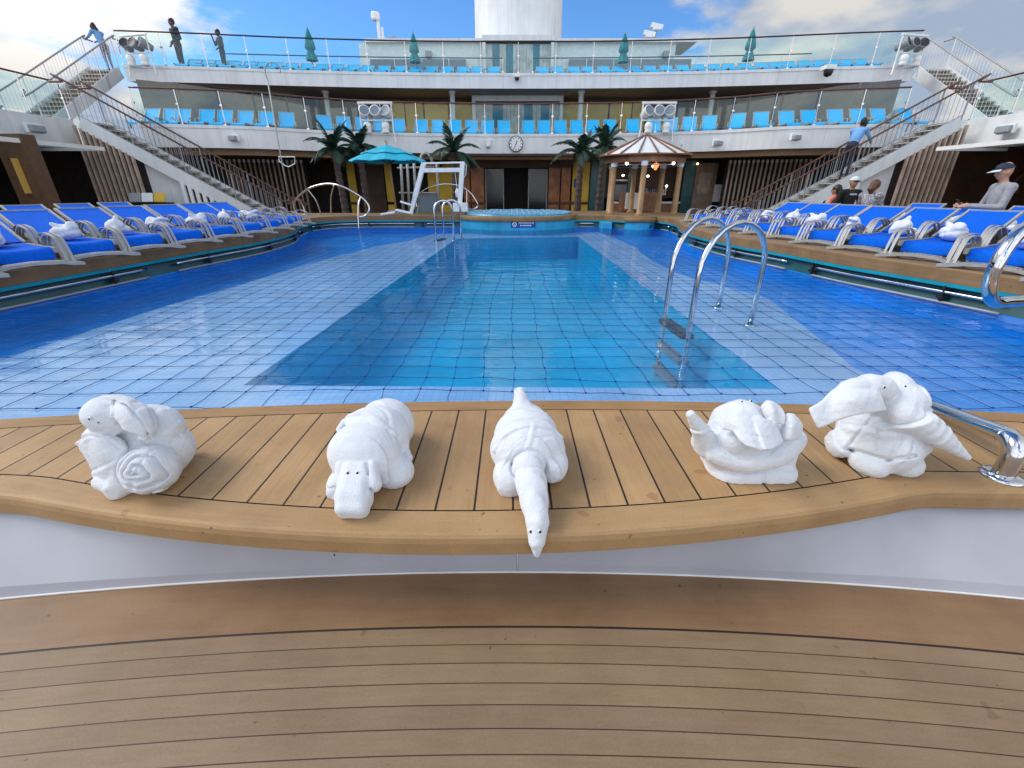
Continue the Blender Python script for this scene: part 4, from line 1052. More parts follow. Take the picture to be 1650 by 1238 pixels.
# grey notice boxes on the lower balustrade: skipped where the photo shows only clamps
# ---------------------------------------------------------------- parasols
def closed_parasol(px, label):
    Y = 24.0; b = at_y(px, 104, Y); t = at_y(px, 42 if px in (504, 1204) else 50, Y)
    H = t.z-ZU1
    g = thing('closed_parasol', label, 'parasol', (b.x, Y, ZU1-.06), group='folded green parasols on the upper deck')
    mb = MB(); mb.tube([(0, 0, 0), (0, 0, H+.05)], .025, 8); mb.lathe([(.3, 0), (.3, .05), (.05, .08)], n=16); mb.build('pole', M['grey'], g)
    n = 32; rws = []
    for z, r, f in ((H*.4, .24, .14), (H*.5, .19, .14), (H*.57, .13, .1), (H*.6, .15, .08), (H*.62, .21, .12), (H*.72, .18, .12), (H*.85, .12, .1), (H*.95, .055, .05), (H, .012, 0)):
        rws.append([(r*(1+f*math.cos(8*a+z*2))*math.cos(a), r*(1+f*math.cos(8*a+z*2))*math.sin(a), z) for a in np.linspace(0, 2*math.pi, n+1)])
    mb = MB(); mb.grid(rws); mb.build('canopy', M['canvas2'], g, smooth=True)
for px, w_ in ((504, 'farthest left'), (669, 'left, nearest the funnel'), (1003, 'right, nearest the funnel'), (1204, 'farthest right')):
    closed_parasol(px, 'folded green parasol on the upper deck, %s' % w_)
Y = 15.2; ap = at_y(622, 233, Y); ev = at_y(622, 259, Y); rad = (684-562)/2/F*(Y*CT-(ev.z-CAMZ)*ST)
g = thing('open_parasol', 'open turquoise canvas parasol on a wooden pole left of the lift frame', 'parasol', (ap.x, Y, ZR))
mb = MB(); mb.tube([(0.12, 0, 0), (0, 0, ap.z-ZR+.06)], .032, 10); mb.build('pole', M['tan'], g, smooth=True)
mb = MB(); mb.lathe([(.3, 0), (.3, .06), (.06, .1)], (.12, 0, 0), 20); mb.build('base', M['grey'], g)
Hh = ap.z-ev.z; n = 8; z0 = ev.z-ZR
def canopy(mb, rads, zs_, thick=.012):
    rws = []
    for r, z in zip(rads, zs_):
        row = []
        for k in range(n*4+1):
            a = 2*math.pi*k/(n*4)+R(10); fr = abs((k % 4)-2)/2       # 1 at ribs
            sag = .93+.07*fr
            row.append((r*sag*math.cos(a), r*sag*math.sin(a), z-(1-fr)*.03*r))
        rws.append(row)
    mb.grid(rws)
mb = MB(); canopy(mb, (rad, rad*.98, rad*.62), (z0-.02, z0+.01, z0+Hh*.42)); canopy(mb, (rad*.68, rad*.66, rad*.32), (z0+Hh*.42, z0+Hh*.46, z0+Hh*.74)); canopy(mb, (rad*.38, .015), (z0+Hh*.7, z0+Hh))
mb.build('canopy', M['canvas'], g, smooth=False)
mb = MB()
for k in range(n):
    a = 2*math.pi*k/n+R(10); mb.tube([(0, 0, z0+Hh*.8), (rad*.97*math.cos(a), rad*.97*math.sin(a), z0)], .012, 5); mb.tube([(0.03, 0, z0-.1), (rad*.45*math.cos(a), rad*.45*math.sin(a), z0+Hh*.38)], .011, 5)
mb.build('ribs', M['black'], g)
mb = MB(); mb.lathe([(.02, 0), (.03, .03), (.012, .1), (.001, .12)], (0, 0, ap.z-ZR), 10); mb.build('finial', M['black'], g)

# ---------------------------------------------------------------- palms
def palm(px, pytop, Y, zc, label, seed, spread=1.0, lean=0):
    r_ = random.Random(seed)
    c = at_y(px, pytop, Y)
    g = thing('palm_tree', label, 'palm', (c.x-lean, Y, -.2))
    H = c.z+.2
    rws = []; m_ = 26
    for k in range(m_+1):
        s = k/m_; x = lean*s**1.5; rr = .13-.045*s+(.02 if k % 2 else 0)
        if s > .9: rr += .05*(s-.9)/.1*2
        rws.append([(x+rr*math.cos(a), rr*math.sin(a), H*s) for a in np.linspace(0, 2*math.pi, 11)])
    mb = MB(); mb.grid(rws); mb.build('trunk', M['bark'], g)
    mb = MB()
    for k in range(15):
        az = 2*math.pi*(k*.618+r_.random()*.12); el = R(r_.uniform(48, 80)) if k % 3 == 0 else R(r_.uniform(8, 48)); Ln = spread*r_.uniform(.85, 1.2)*(.85 if el > R(55) else 1.05)
        p = Vector((lean, 0, H)); d = Vector((math.cos(az)*math.cos(el), math.sin(az)*math.cos(el), math.sin(el)))
        pts = [p.copy()]; ns = 12
        for q in range(ns):
            p = p+d*(Ln/ns); pts.append(p.copy()); d = (d+Vector((0, 0, -.115-.05*(1-abs(d.z))))).normalized()
        mb.tube(pts, [.022*(1-.8*i/ns)+.004 for i in range(ns+1)], 4)
        for i in range(1, ns+1):
            t = (pts[i]-pts[i-1]).normalized(); sd = t.cross(Vector((0, 0, 1))); sd = sd.normalized() if sd.length > .01 else Vector((1, 0, 0)); nr = sd.cross(t)
            for hh in (0, .5):
                b0 = pts[i-1].lerp(pts[i], hh); ll = .3*math.sin(math.pi*min(1, (i+hh)/(ns+.6)*.92+.12))*spread*r_.uniform(.8, 1.1)
                for s in (-1, 1):
                    e = b0+sd*s*ll*.62+t*ll*.75-nr*ll*.28+Vector((0, 0, -.04*r_.random()))
                    w_ = t*.02
                    mb.add([b0-w_, b0+w_, e.lerp(b0, .45)+w_*1.5+nr*.012, e, e.lerp(b0, .45)-w_*1.2+nr*.012], [(0, 1, 2, 3, 4)])
    mb.build('crown', M['frond'], g)
palm(538, 243, 16.2, 0, 'artificial palm with drooping fronds, leftmost of the row', 1, 1.12, -.12)
palm(578, 239, 16.9, 0, 'artificial palm close behind the turquoise parasol', 2, 1.1, -.08)
palm(731, 246, 17.3, 0, 'artificial palm behind the white pool lift', 5, 1.15)
palm(937, 248, 16.6, 0, 'artificial palm left of the round pavilion, before the yellow panel', 8, 1.12, .05)
palm(974, 238, 18.2, 0, 'artificial palm partly hidden by the pavilion roof', 11, 1.05, .08)

# ---------------------------------------------------------------- round pavilion
Y = 14.55; ce = at_y(1039, 252, Y); apx = at_y(1042, 218, Y); re = (1108-967)/2/F*(Y*CT-(ce.z-CAMZ)*ST)
g = thing('pavilion', 'round pavilion with white and copper conical roof on tan columns', 'pavilion', (ce.x, Y, ZR))
n = 16; hz = apx.z-ce.z; ze = ce.z-ZR
mb = MB()
for k in range(n):
    a, b = 2*math.pi*k/n, 2*math.pi*(k+1)/n
    mb.add([(re*math.cos(a), re*math.sin(a), ze), (re*math.cos(b), re*math.sin(b), ze), (.1*math.cos(b), .1*math.sin(b), ze+hz*.97), (.1*math.cos(a), .1*math.sin(a), ze+hz*.97)], [(0, 1, 2, 3)])
rf = mb.build('roof', M['white'], g)
mb = MB()
for k in range(n):
    a = 2*math.pi*k/n; mb.bar((re*1.02*math.cos(a), re*1.02*math.sin(a), ze+.012), (.06*math.cos(a), .06*math.sin(a), ze+hz), .034, .04)
mb.lathe([(.14, hz*.94), (.1, hz*1.02), (.001, hz*1.05)], (0, 0, ze), 16); rg = mb.build('ridges', M['copper'], rf)
mb = MB(); mb.lathe([(re*1.03, 0), (re*1.03, .035), (re*.97, .04)], (0, 0, ze-.025), 48); mb.lathe([(re*.9, -.2), (re*.9, -.02), (re*1.03, -.02)], (0, 0, ze), 48); mb.lathe([(re*.84, -.2), (re*.9, -.2)], (0, 0, ze), 48); mb.lathe([(.001, -.06), (re, -.06)], (0, 0, ze), 48); mb.build('eave_ring', M['copper'], g)
rc = re*.8
for a in (-96, -158, -22, 40, 90, 140):
    c = Vector((rc*math.cos(R(a)), rc*math.sin(R(a)), 0))
    if a == -96: c = Vector((3.67-ce.x, 13.45-Y, 0))
    mb = MB(); mb.lathe([(.1, 0), (.1, .06), (.085, .07), (.075, ze-.3), (.075, ze-.15)], c, 16); cl = mb.build('column', M['tan'], g, smooth=True)
    mb = MB(); mb.lathe([(.085, ze-.3), (.095, ze-.26), (.095, ze-.18)], c, 16); mb.build('capital', M['lgrey'], cl)
    mb = MB(); mb.lathe([(.13, 0), (.13, .05), (.1, .06)], c, 16); mb.build('plinth', M['tan'], cl)
mb = MB(); cc = at_y(1057, 266, Y)-Vector((ce.x, Y, ZR))
for k, z in enumerate((0, -.055, -.1)):
    mb.lathe([(.001, z-.05), (.09-.025*k, z-.02), (.12-.03*k, z+.02), (.05, z+.045)], cc, 9)
mb.tube([cc, cc+Vector((0, 0, .25))], .008, 5); mb.build('pendant_lamp', M['lampor'], g)
for a in (-130, -60, 0, 60):
    c = Vector((re*.86*math.cos(R(a)), re*.86*math.sin(R(a)), ze-.24)); mb = MB(); mb.lathe([(.001, -.035), (.035, -.02), (.04, .03)], c, 10); mb.build('small_lamp', M['lampwh'], g)
mb = MB(); mb.lathe([(re*.8, ze-.27), (re*.8, ze-.25), (re*.78, ze-.25)], n=40); mb.build('cable_ring', M['grey'], g)
# pool side pedestal under the front column
g = thing('pedestal', 'light blue tiled pedestal standing in the pool under the front pavilion column', 'pedestal', (3.67, 13.35, ZW))
mb = MB(); mb.lathe([(.43, -.5), (.43, .19)], n=32); mb.build('tiled_drum', M['tub'], g, smooth=True)
mb = MB(); mb.lathe([(.44, .19), (.47, .2), (.47, .29), (.45, .312), (.001, .314)], n=32); mb.build('wooden_cap', M['rim'], g, smooth=True)
g = thing('stub_wall', 'small light blue tiled stub between the dark steps right of the hot tub', 'pool wall', (2.75, 13.6, ZW))
mb = MB(); mb.box((0, 0, -.1), (.3, .5, .55)); mb.build('tiles', M['tub'], g, bevel=.02)
# bar stools / benches inside the pavilion
g = thing('banquette', 'low brown vinyl counter seat inside the round pavilion', 'bench', (ce.x+.35, 15.9, ZR))
mb = MB(); mb.box((0, 0, .3), (1.3, .4, .6)); mb.build('base', M['cushion'], g, bevel=.03)
mb = MB(); mb.box((-.25, -.22, .35), (.55, .04, .5)); mb.build('pale_panel', M['lgrey'], g)
# ================================================================ pool hardware
# near ladder: two bent hoops and dark underwater treads
def ladder(label, A, Bf, h, r, legdrop, steps=4):
    """A, Bf = ((x_left, y), (x_right, y)) water-line feet of the two hoops"""
    c = (A[0][0], (A[0][1]+Bf[0][1])/2, ZW)
    g = thing('pool_ladder', label, 'pool ladder', c)
    for (l, q) in (A, Bf):
        a, b = Vector((l[0], l[1], 0)), Vector((q[0], q[1], 0)); w_ = (b-a).length; t = (b-a).normalized(); rr = w_/2
        pts = [V3(a, ZW-legdrop), V3(a, ZW-.3), V3(a, ZW), V3(a, ZW+h*.35)]
        for k in range(0, 13):
            an = math.pi*k/12; c_ = a+t*rr
            pts.append(V3(c_-t*rr*math.cos(an), ZW+h-rr*.95+rr*.95*math.sin(an)))
        pts += [V3(b, ZW+h*.35), V3(b, .12)]
        mb = MB(); mb.tube(pts, r, 14); hp = mb.build('hoop', M['chrome'], g, world=True, smooth=True)
        mb = MB(); mb.lathe([(r*2.4, 0), (r*2.4, .012), (r*1.1, .02)], V3(b, .121), 20); mb.build('flange', M['chrome'], g, world=True, smooth=True)
    a, b = Vector((A[0][0], A[0][1], 0)), Vector((Bf[0][0], Bf[0][1], 0))
    for k in range(steps):
        z = ZW-.12-k*.24
        mb = MB(); mb.bar(V3(a, z), V3(b, z), .11, .04); mb.build('tread', M['black'] if k < 1 else M['dgrey'], g, world=True)
    return g
Af = (at_z(1073, 497, ZW), at_z(1157, 497, .12)); Bf_ = (at_z(1112, 522, ZW), at_z(1208, 525, .12))
ladder('polished steel pool ladder with two tall hoops standing in the near right of the pool', [p.xy for p in Af], [p.xy for p in Bf_], .8, .0235, 1.0)
fl = at_z(690, 388, ZW); fr_ = at_z(728, 384, ZW)
ladder('distant steel pool ladder at the far left end of the deep section', [(fl.x, fl.y-.5), (fl.x-.08, fl.y-.5)] and [Vector((fl.x, 11.2)), Vector((fl.x+.42, 11.4))], [Vector((fl.x+.12, 11.75)), Vector((fl.x+.55, 11.95))], .8, .024, .9, 2)
# arched hand rails
def arch_rail(label, pts, r, legs, m='chrome'):
    g = thing('arched_handrail', label, 'handrail', pts[0])
    mb = MB(); mb.tube(catmull(pts, 8), r, 12); mb.build('arch', M[m], g, world=True, smooth=True)
    for lg in legs:
        mb = MB(); mb.tube(catmull(lg, 6), r*.75, 10); mb.build('leg', M[m], g, world=True, smooth=True)
    return g
YA = 13.2
def pa_(px, py, Y=YA): return at_y(px, py, Y)
arch_rail('chrome arched handrail over the far left pool steps', [pa_(492, 346, 14.3), pa_(482, 346, 14.3), pa_(475, 338, 14.3), pa_(474, 326, 14.2), pa_(484, 314, 14.1), pa_(502, 302, 13.9), pa_(528, 296.5, 13.7), pa_(552, 301, 13.5), pa_(575, 313, 13.3), pa_(590, 325, 13.2), pa_(595, 337, 13.1), pa_(590, 347, 13.1), pa_(580, 350, 13.1)], .026,
          [[pa_(479, 320, 14.2), pa_(487, 330, 14.3), pa_(494, 352, 14.3)], [pa_(496, 306, 14.0), pa_(510, 325, 14.1), pa_(519, 352, 14.2)], [pa_(538, 298, 13.6), pa_(533, 320, 13.8), pa_(534, 352, 13.9)], [pa_(581, 318, 13.25), pa_(577, 335, 13.1), pa_(578, 372, 13.0)]])
arch_rail('thin chrome arch rail curving behind the white lift beside the hot tub', [pa_(672, 334, 15.4), pa_(670, 322, 15.4), pa_(676, 312, 15.3), pa_(692, 302, 15.2), pa_(715, 297, 15.1), pa_(740, 299.5, 15.0), pa_(757, 310, 14.9), pa_(767, 324, 14.8), pa_(770, 332, 14.8), pa_(764, 337, 14.8), pa_(750, 337, 14.8)], .02,
          [[pa_(680, 308, 15.3), pa_(676, 325, 15.4), pa_(672, 345, 15.4)], [pa_(752, 306, 14.95), pa_(752, 325, 14.9), pa_(750, 345, 14.8)]])
# big loop at the right edge of the frame
cR = Vector((2.64, 2.32, 0.94)); rl = .215
pts = []
ux = Vector((.93, .36, 0)); uz = Vector((0, 0, 1))
for k in range(0, 17):
    an = R(-70-k*(205/16))
    pts.append(cR+ux*rl*math.cos(an)*1.0+uz*rl*math.sin(an)*.93)
pts = [cR+ux*1.15+uz*-.17, cR+ux*.7+uz*-.19, cR+ux*.3+uz*-.21]+pts[1:]
pts += [cR+ux*.42+uz*.245, cR+ux*.75+uz*.2, cR+ux*1.2+uz*.0]
arch_rail('thick chrome handrail whose looped end shows at the right edge', pts, .03, [[cR+ux*1.15+uz*.02, cR+ux*1.16+uz*-.3, cR+ux*1.16+uz*-.95]])
# grab rail beside the towel elephant
fb = at_z(1614, 768, ZL)
g = thing('grab_rail', 'polished steel grab rail bending down to a round floor flange beside the elephant', 'grab rail', fb)
far = at_y(1488, 652, 1.93)
top = Vector((fb.x, fb.y, ZL))
k1 = top_c = Vector((fb.x, fb.y, at_y(1612, 711, fb.y).z))
dirr = (far-k1).normalized(); p0 = k1-Vector((0, 0, .085)); p2 = k1+dirr*.085
pts = [Vector((fb.x, fb.y, ZL)), Vector((fb.x, fb.y, ZL+.03))]+[p0.lerp(k1, t).lerp(k1.lerp(p2, t), t) for t in np.linspace(0, 1, 9)]+[k1+dirr*.3, far, far+dirr*.05+Vector((0, .02, -.01)), far+Vector((0, .13, -.09)), far+Vector((0, .15, -.3)), far+Vector((0, .15, -.5))]
mb = MB(); mb.tube(catmull(pts, 4), .0335, 20); mb.build('tube', M['chrome'], g, world=True, smooth=True)
mb = MB(); mb.lathe([(.066, 0), (.066, .006), (.06, .012), (.034, .014)], fb, 32); mb.build('flange', M['chrome'], g, world=True, smooth=True)
mb = MB(); mb.lathe([(.001, .02), (.008, .02), (.009, .012)], fb+Vector((-.05, .0, 0)), 10); mb.build('screw', M['steel'], g, world=True, smooth=True)
# white pool lift
YL_ = 13.95
def q(px, py, Y=YL_): return at_y(px, py, Y)
g = thing('pool_lift', 'white painted pool lift frame with leaning mast beside the hot tub', 'pool lift', (q(663, 345).x, YL_, ZR))
def part(name, segs, w_, m='white2', bev=.01):
    mb = MB()
    for s in segs: mb.bar(s[0], s[1], w_[0], w_[1], up=(0, 1, 0))
    return mb.build(name, M[m], g, world=True, bevel=bev)
part('mast', [(q(683, 263), q(669, 318)), ], (.13, .13)); part('mast_foot', [(q(672, 308), q(662, 346))], (.1, .1))
part('top_beam', [(q(682, 263.5), q(748, 262))], (.045, .05)); part('boom', [(q(680, 275), q(746, 274))], (.11, .12))
part('post', [(q(745.5, 261), q(741, 329))], (.13, .13)); part('pedestal', [(q(731, 334), q(754, 334))], (.24, .3))
part('actuator', [(q(671, 300), q(664, 330))], (.08, .08), 'satin')
mb = MB(); mb.tube([q(748, 263), q(751.5, 266), q(750.5, 282), q(746, 288)], .012, 6); mb.tube([q(733, 276), q(736, 302)], .008, 5); mb.build('cable', M['lgrey'], g, world=True)
mb = MB(); mb.lathe([(.001, -.16), (.05, -.14), (.06, 0), (.02, .1)], q(736.5, 309), 10); mb.build('hand_control', M['white2'], g, world=True, smooth=True)
mb = MB(); mb.tube([q(645, 325), q(664, 331)], .03, 6); mb.build('footrest_arm', M['white2'], g, world=True)
g = thing('lift_seat', 'pale folded seat cushion lying on the deck at the foot of the lift', 'seat', (q(640, 345).x, YL_, ZR))
mb = MB(); mb.box((-.25, 0, .05), (.45, .3, .06), mat=Matrix.Rotation(R(-8), 3, 'Y')); mb.build('cushion', M['white2'], g, bevel=.02)
mb = MB(); mb.box((.2, 0, .1), (.45, .3, .05), mat=Matrix.Rotation(R(12), 3, 'Y')); mb.build('back_cushion', M['white2'], g, bevel=.02)
# chrome shower / bar rails behind the lift
g = thing('bar_counter_rail', 'steel railing with grey panels behind the pool lift', 'railing', (q(690, 340, 17.5).x, 17.5, -.2))
mb = MB()
for x in (646, 656, 667, 704): mb.tube([q(x, 262, 17.5), q(x+4, 344, 17.5)], .05, 8)
mb.tube([q(640, 271, 17.5), q(704, 269, 17.5)], .035, 6); mb.tube([q(643, 311, 17.5), q(708, 311, 17.5)], .03, 6); mb.build('bars', M['satin'], g, world=True, smooth=True)
mb = MB(); a, b = q(672, 313, 17.6), q(708, 345, 17.6); mb.box(((a.x+b.x)/2, 17.6, (a.z+b.z)/2), (b.x-a.x, .05, a.z-b.z)); mb.build('panel', M['dgrey'], g, world=True)
mb = MB(); mb.tube(catmull([q(676, 262, 17.4), q(680, 250, 17.4), q(687, 247, 17.4), q(694, 254, 17.4), q(697, 264, 17.4)], 5), .05, 8); mb.build('shower_arch', M['satin'], g, world=True, smooth=True)
# long rescue pole with hook, resting in a holder
a, b, c_ = at_y(467, 330, 16.6), at_y(452, 250, 16.6), at_y(431, 128, 16.6)
g = thing('rescue_pole', 'tall thin rescue pole with a hooked top left of the palms', 'rescue pole', a)
mb = MB(); mb.tube([a, b, c_], .022, 8); mb.build('pole', M['satin'], g, world=True, smooth=True)
mb = MB(); mb.tube(catmull([c_, at_y(427, 115, 16.6), at_y(430, 104, 16.6), at_y(440, 101, 16.6), at_y(450, 108, 16.6), at_y(452, 117, 16.6)], 5), .018, 6); mb.build('hook', M['grey'], g, world=True, smooth=True)
mb = MB(); P6 = [at_y(*p_, 16.6) for p_ in ((449, 253), (475, 253), (475, 264), (465, 269), (459, 267), (450, 260))]; mb.tube(P6, .02, 6, closed=True); mb.build('landing_frame', M['lgrey'], g, world=True)
# ================================================================ towel animals: folded terry cloth as distance fields
class SDF:
    def __init__(s, lo, hi, h):
        s.lo = np.array(lo, float); s.h = h
        n = np.ceil((np.array(hi)-s.lo)/h).astype(int)+1
        ax = [s.lo[i]+np.arange(n[i])*h for i in range(3)]
        s.X, s.Y, s.Z = [a.astype(np.float32) for a in np.meshgrid(*ax, indexing='ij')]
        s.d = np.full(s.X.shape, 9., np.float32)
    def pts(s): return s.X, s.Y, s.Z
    def ell(s, c, r, rot=None):
        x, y, z = s.X-c[0], s.Y-c[1], s.Z-c[2]
        if rot is not None:
            m = np.array(rot.transposed() if isinstance(rot, Matrix) else rot)
            x, y, z = m[0][0]*x+m[0][1]*y+m[0][2]*z, m[1][0]*x+m[1][1]*y+m[1][2]*z, m[2][0]*x+m[2][1]*y+m[2][2]*z
        k0 = np.sqrt((x/r[0])**2+(y/r[1])**2+(z/r[2])**2); k1 = np.sqrt((x/r[0]**2)**2+(y/r[1]**2)**2+(z/r[2]**2)**2)
        return k0*(k0-1)/np.maximum(k1, 1e-6)
    def cap(s, a, b, ra, rb):
        a = np.array(a, float); b = np.array(b, float); ba = b-a; L = ba.dot(ba)
        h = np.clip(((s.X-a[0])*ba[0]+(s.Y-a[1])*ba[1]+(s.Z-a[2])*ba[2])/L, 0, 1)
        return np.sqrt((s.X-a[0]-ba[0]*h)**2+(s.Y-a[1]-ba[1]*h)**2+(s.Z-a[2]-ba[2]*h)**2)-(ra+(rb-ra)*h)
    def chain(s, ps, rs):
        d = None
        for i in range(len(ps)-1):
            e = s.cap(ps[i], ps[i+1], rs[i], rs[i+1]); d = e if d is None else np.minimum(d, e)
        return d
    def rbox(s, c, hw, r, rot=None):
        x, y, z = s.X-c[0], s.Y-c[1], s.Z-c[2]
        if rot is not None:
            m = np.array(rot.transposed()); x, y, z = m[0][0]*x+m[0][1]*y+m[0][2]*z, m[1][0]*x+m[1][1]*y+m[1][2]*z, m[2][0]*x+m[2][1]*y+m[2][2]*z
        qx, qy, qz = np.abs(x)-hw[0]+r, np.abs(y)-hw[1]+r, np.abs(z)-hw[2]+r
        return np.sqrt(np.maximum(qx, 0)**2+np.maximum(qy, 0)**2+np.maximum(qz, 0)**2)+np.minimum(np.maximum(qx, np.maximum(qy, qz)), 0)-r
    def sheet(s, pts, th=.006, bend_=.0, ph=0.):
        """flat cloth flap: polygon pts (coplanar-ish) thickened"""
        P = [Vector(p) for p in pts]; c = sum(P, Vector())/len(P)
        nrm = Vector()
        for i in range(len(P)): nrm += (P[i]-c).cross(P[(i+1) % len(P)]-c)
        nrm.normalize(); u = (P[0]-c).normalized(); u = (u-nrm*u.dot(nrm)).normalized(); v = nrm.cross(u)
        x, y, z = s.X-c[0], s.Y-c[1], s.Z-c[2]
        a = x*u[0]+y*u[1]+z*u[2]; b = x*v[0]+y*v[1]+z*v[2]; w = x*nrm[0]+y*nrm[1]+z*nrm[2]
        q = [((p-c).dot(u), (p-c).dot(v)) for p in P]
        d = np.full(a.shape, 9., np.float32); ins = np.zeros(a.shape, bool); n = len(q)
        for i in range(n):
            x0, y0 = q[i]; x1, y1 = q[(i+1) % n]; ex, ey = x1-x0, y1-y0
            t = np.clip(((a-x0)*ex+(b-y0)*ey)/(ex*ex+ey*ey+1e-9), 0, 1)
            d = np.minimum(d, np.hypot(a-x0-ex*t, b-y0-ey*t))
            if abs(ey) > 1e-9: ins ^= ((y0 > b) != (y1 > b)) & (a < ex*(b-y0)/ey+x0)
        d = np.where(ins, -d, d)
        bend = bend_*(np.sin(a*38+ph)+.7*np.sin(b*31+ph*2+1))
        return np.hypot(np.maximum(d, 0), np.maximum(np.abs(w-bend)-th*.4, 0))-th*.6
    def patch(s, rows_, r):
        """curved cloth flap: rows of points splined both ways, thickened by r"""
        R1 = [resample(catmull(q, 6), n=40) for q in rows_]
        cols = [catmull([q[i] for q in R1], 12) for i in range(41)]
        L_ = max(sum((c[i+1]-c[i]).length for i in range(len(c)-1)) for c in cols); n = int(L_/(r*.7))+2
        pts = np.array([[tuple(p) for p in resample(c, n=n)] for c in cols]).reshape(-1, 3)
        lo = np.maximum(0, np.floor((pts.min(0)-.03-s.lo)/s.h).astype(int)); hi = np.minimum(s.d.shape, np.ceil((pts.max(0)+.03-s.lo)/s.h).astype(int))
        sl = tuple(slice(a, b) for a, b in zip(lo, hi)); out = np.full(s.d.shape, 9., np.float32)
        G = np.stack([s.X[sl], s.Y[sl], s.Z[sl]], -1).reshape(-1, 3); best = np.full(len(G), 9., np.float32)
        for i in range(0, len(pts), 60):
            q = pts[i:i+60].astype(np.float32); best = np.minimum(best, ((G[:, None, :]-q[None])**2).sum(-1).min(1))
        out[sl] = (np.sqrt(best)-r).reshape(s.X[sl].shape); return out
    def hem(s, pp, y0, y1, r=.008, sink=.002, k=.002):
        """rolled cloth edge lying on the surface along photo points"""
        P = catmull([on_surface(s, a, b, y0, y1) for a, b in pp], 4)
        s.add(s.chain(P, [r]*len(P)), k)
        D = [p+Vector((0, .010, .010)) for p in P]; s.groove(s.chain(D, [.001]*len(D)), .006, .004)
    def add(s, e, k=.012):
        if k <= 0: s.d = np.minimum(s.d, e); return
        h = np.clip(.5+.5*(s.d-e)/k, 0, 1); s.d = (s.d*(1-h)+e*h-k*h*(1-h)).astype(np.float32)
    def lap(s, g, depth=.008, w=.003, L=.1, mask=None):
        """one cloth layer ending over another: sharp step at g=0, dying out over L"""
        t = depth*(1/(1+np.exp(-np.clip(g/w, -30, 30))))*np.exp(-np.maximum(g, 0)/L)-depth*.45*np.exp(-(g/(w*1.6)+1.2)**2)
        s.d = s.d-(t if mask is None else t*mask).astype(np.float32)
    def groove(s, g, depth=.006, w=.004, mask=None):
        t = depth*np.exp(-(g/w)**2)
        s.d = s.d+(t if mask is None else t*mask).astype(np.float32)
    def noise(s, amp, f, seed=0):
        r = np.random.RandomState(seed); t = 0
        for _ in range(6):
            k = r.normal(size=3); k = k/np.linalg.norm(k)*f*r.uniform(.6, 1.6); t = t+np.sin(s.X*k[0]+s.Y*k[1]+s.Z*k[2]+r.uniform(0, 6.3))
        s.d = s.d+(amp*t/2.4).astype(np.float32)
    def wrinkles(s, n, seed, depth=.005, w=.0032, rad=.06, c=None, ext=None):
        """short random creases: bits of plane cutting the surface, fading out at their ends"""
        r = np.random.RandomState(seed); on = np.argwhere(np.abs(s.d) < s.h)
        for _ in range(n):
            p = s.lo+on[r.randint(len(on))]*s.h; k = r.normal(size=3)*np.array([1, .8, 1.1]); k /= np.linalg.norm(k)
            dx, dy, dz = s.X-p[0], s.Y-p[1], s.Z-p[2]
            q = dx*k[0]+dy*k[1]+dz*k[2]; r2 = dx*dx+dy*dy+dz*dz; R_ = rad*r.uniform(.5, 1.3)
            bend = (r2-q*q)*r.uniform(-4, 4)
            m = np.exp(-(r2/(R_*R_))**2); g = q-bend
            s.d = s.d+(m*(depth*r.uniform(.5, 1)*np.exp(-(g/w)**2)-depth*.6*np.exp(-((g-2.6*w)/(2.2*w))**2))).astype(np.float32)
    def floor(s, z): s.d = np.maximum(s.d, z-s.Z)
    def net(s):
        Fv = s.d; sg = Fv < 0
        cnt = np.zeros(tuple(n-1 for n in Fv.shape), np.int8)
        for i in (0, 1):
            for j in (0, 1):
                for k in (0, 1):
                    cnt += sg[i:Fv.shape[0]-1+i, j:Fv.shape[1]-1+j, k:Fv.shape[2]-1+k]
        act = (cnt > 0) & (cnt < 8); idx = np.argwhere(act); vid = np.full(act.shape, -1); vid[tuple(idx.T)] = np.arange(len(idx))
        C = [(i, j, k) for i in (0, 1) for j in (0, 1) for k in (0, 1)]
        val = [Fv[idx[:, 0]+i, idx[:, 1]+j, idx[:, 2]+k] for i, j, k in C]
        acc = np.zeros((len(idx), 3)); num = np.zeros(len(idx))
        for a in range(8):
            for b in range(a+1, 8):
                df = np.array(C[b])-np.array(C[a])
                if np.abs(df).sum() != 1: continue
                cr = (val[a] < 0) != (val[b] < 0); t = np.where(cr, val[a]/np.where(cr, val[a]-val[b], 1), 0)
                acc += np.where(cr[:, None], np.array(C[a])[None]+t[:, None]*df[None], 0); num += cr
        V = s.lo+(idx+acc/num[:, None])*s.h
        Q = []
        for ax in range(3):
            o1, o2 = (ax+1) % 3, (ax+2) % 3
            sl0 = [slice(1, -1)]*3; sl1 = [slice(1, -1)]*3; sl0[ax] = slice(0, -1); sl1[ax] = slice(1, None)
            a, b = sg[tuple(sl0)], sg[tuple(sl1)]
            for flip, msk in ((0, a & ~b), (1, ~a & b)):
                e = np.argwhere(msk)
                e[:, o1] += 1; e[:, o2] += 1
                def at(d1, d2):
                    q = e.copy(); q[:, o1] += d1; q[:, o2] += d2; return vid[q[:, 0], q[:, 1], q[:, 2]]
                f = np.stack([at(-1, -1), at(0, -1), at(0, 0), at(-1, 0)], 1)
                Q.append(f[:, ::-1] if flip else f)
        Q = np.concatenate(Q); Q = Q[(Q >= 0).all(1)]
        return V, Q
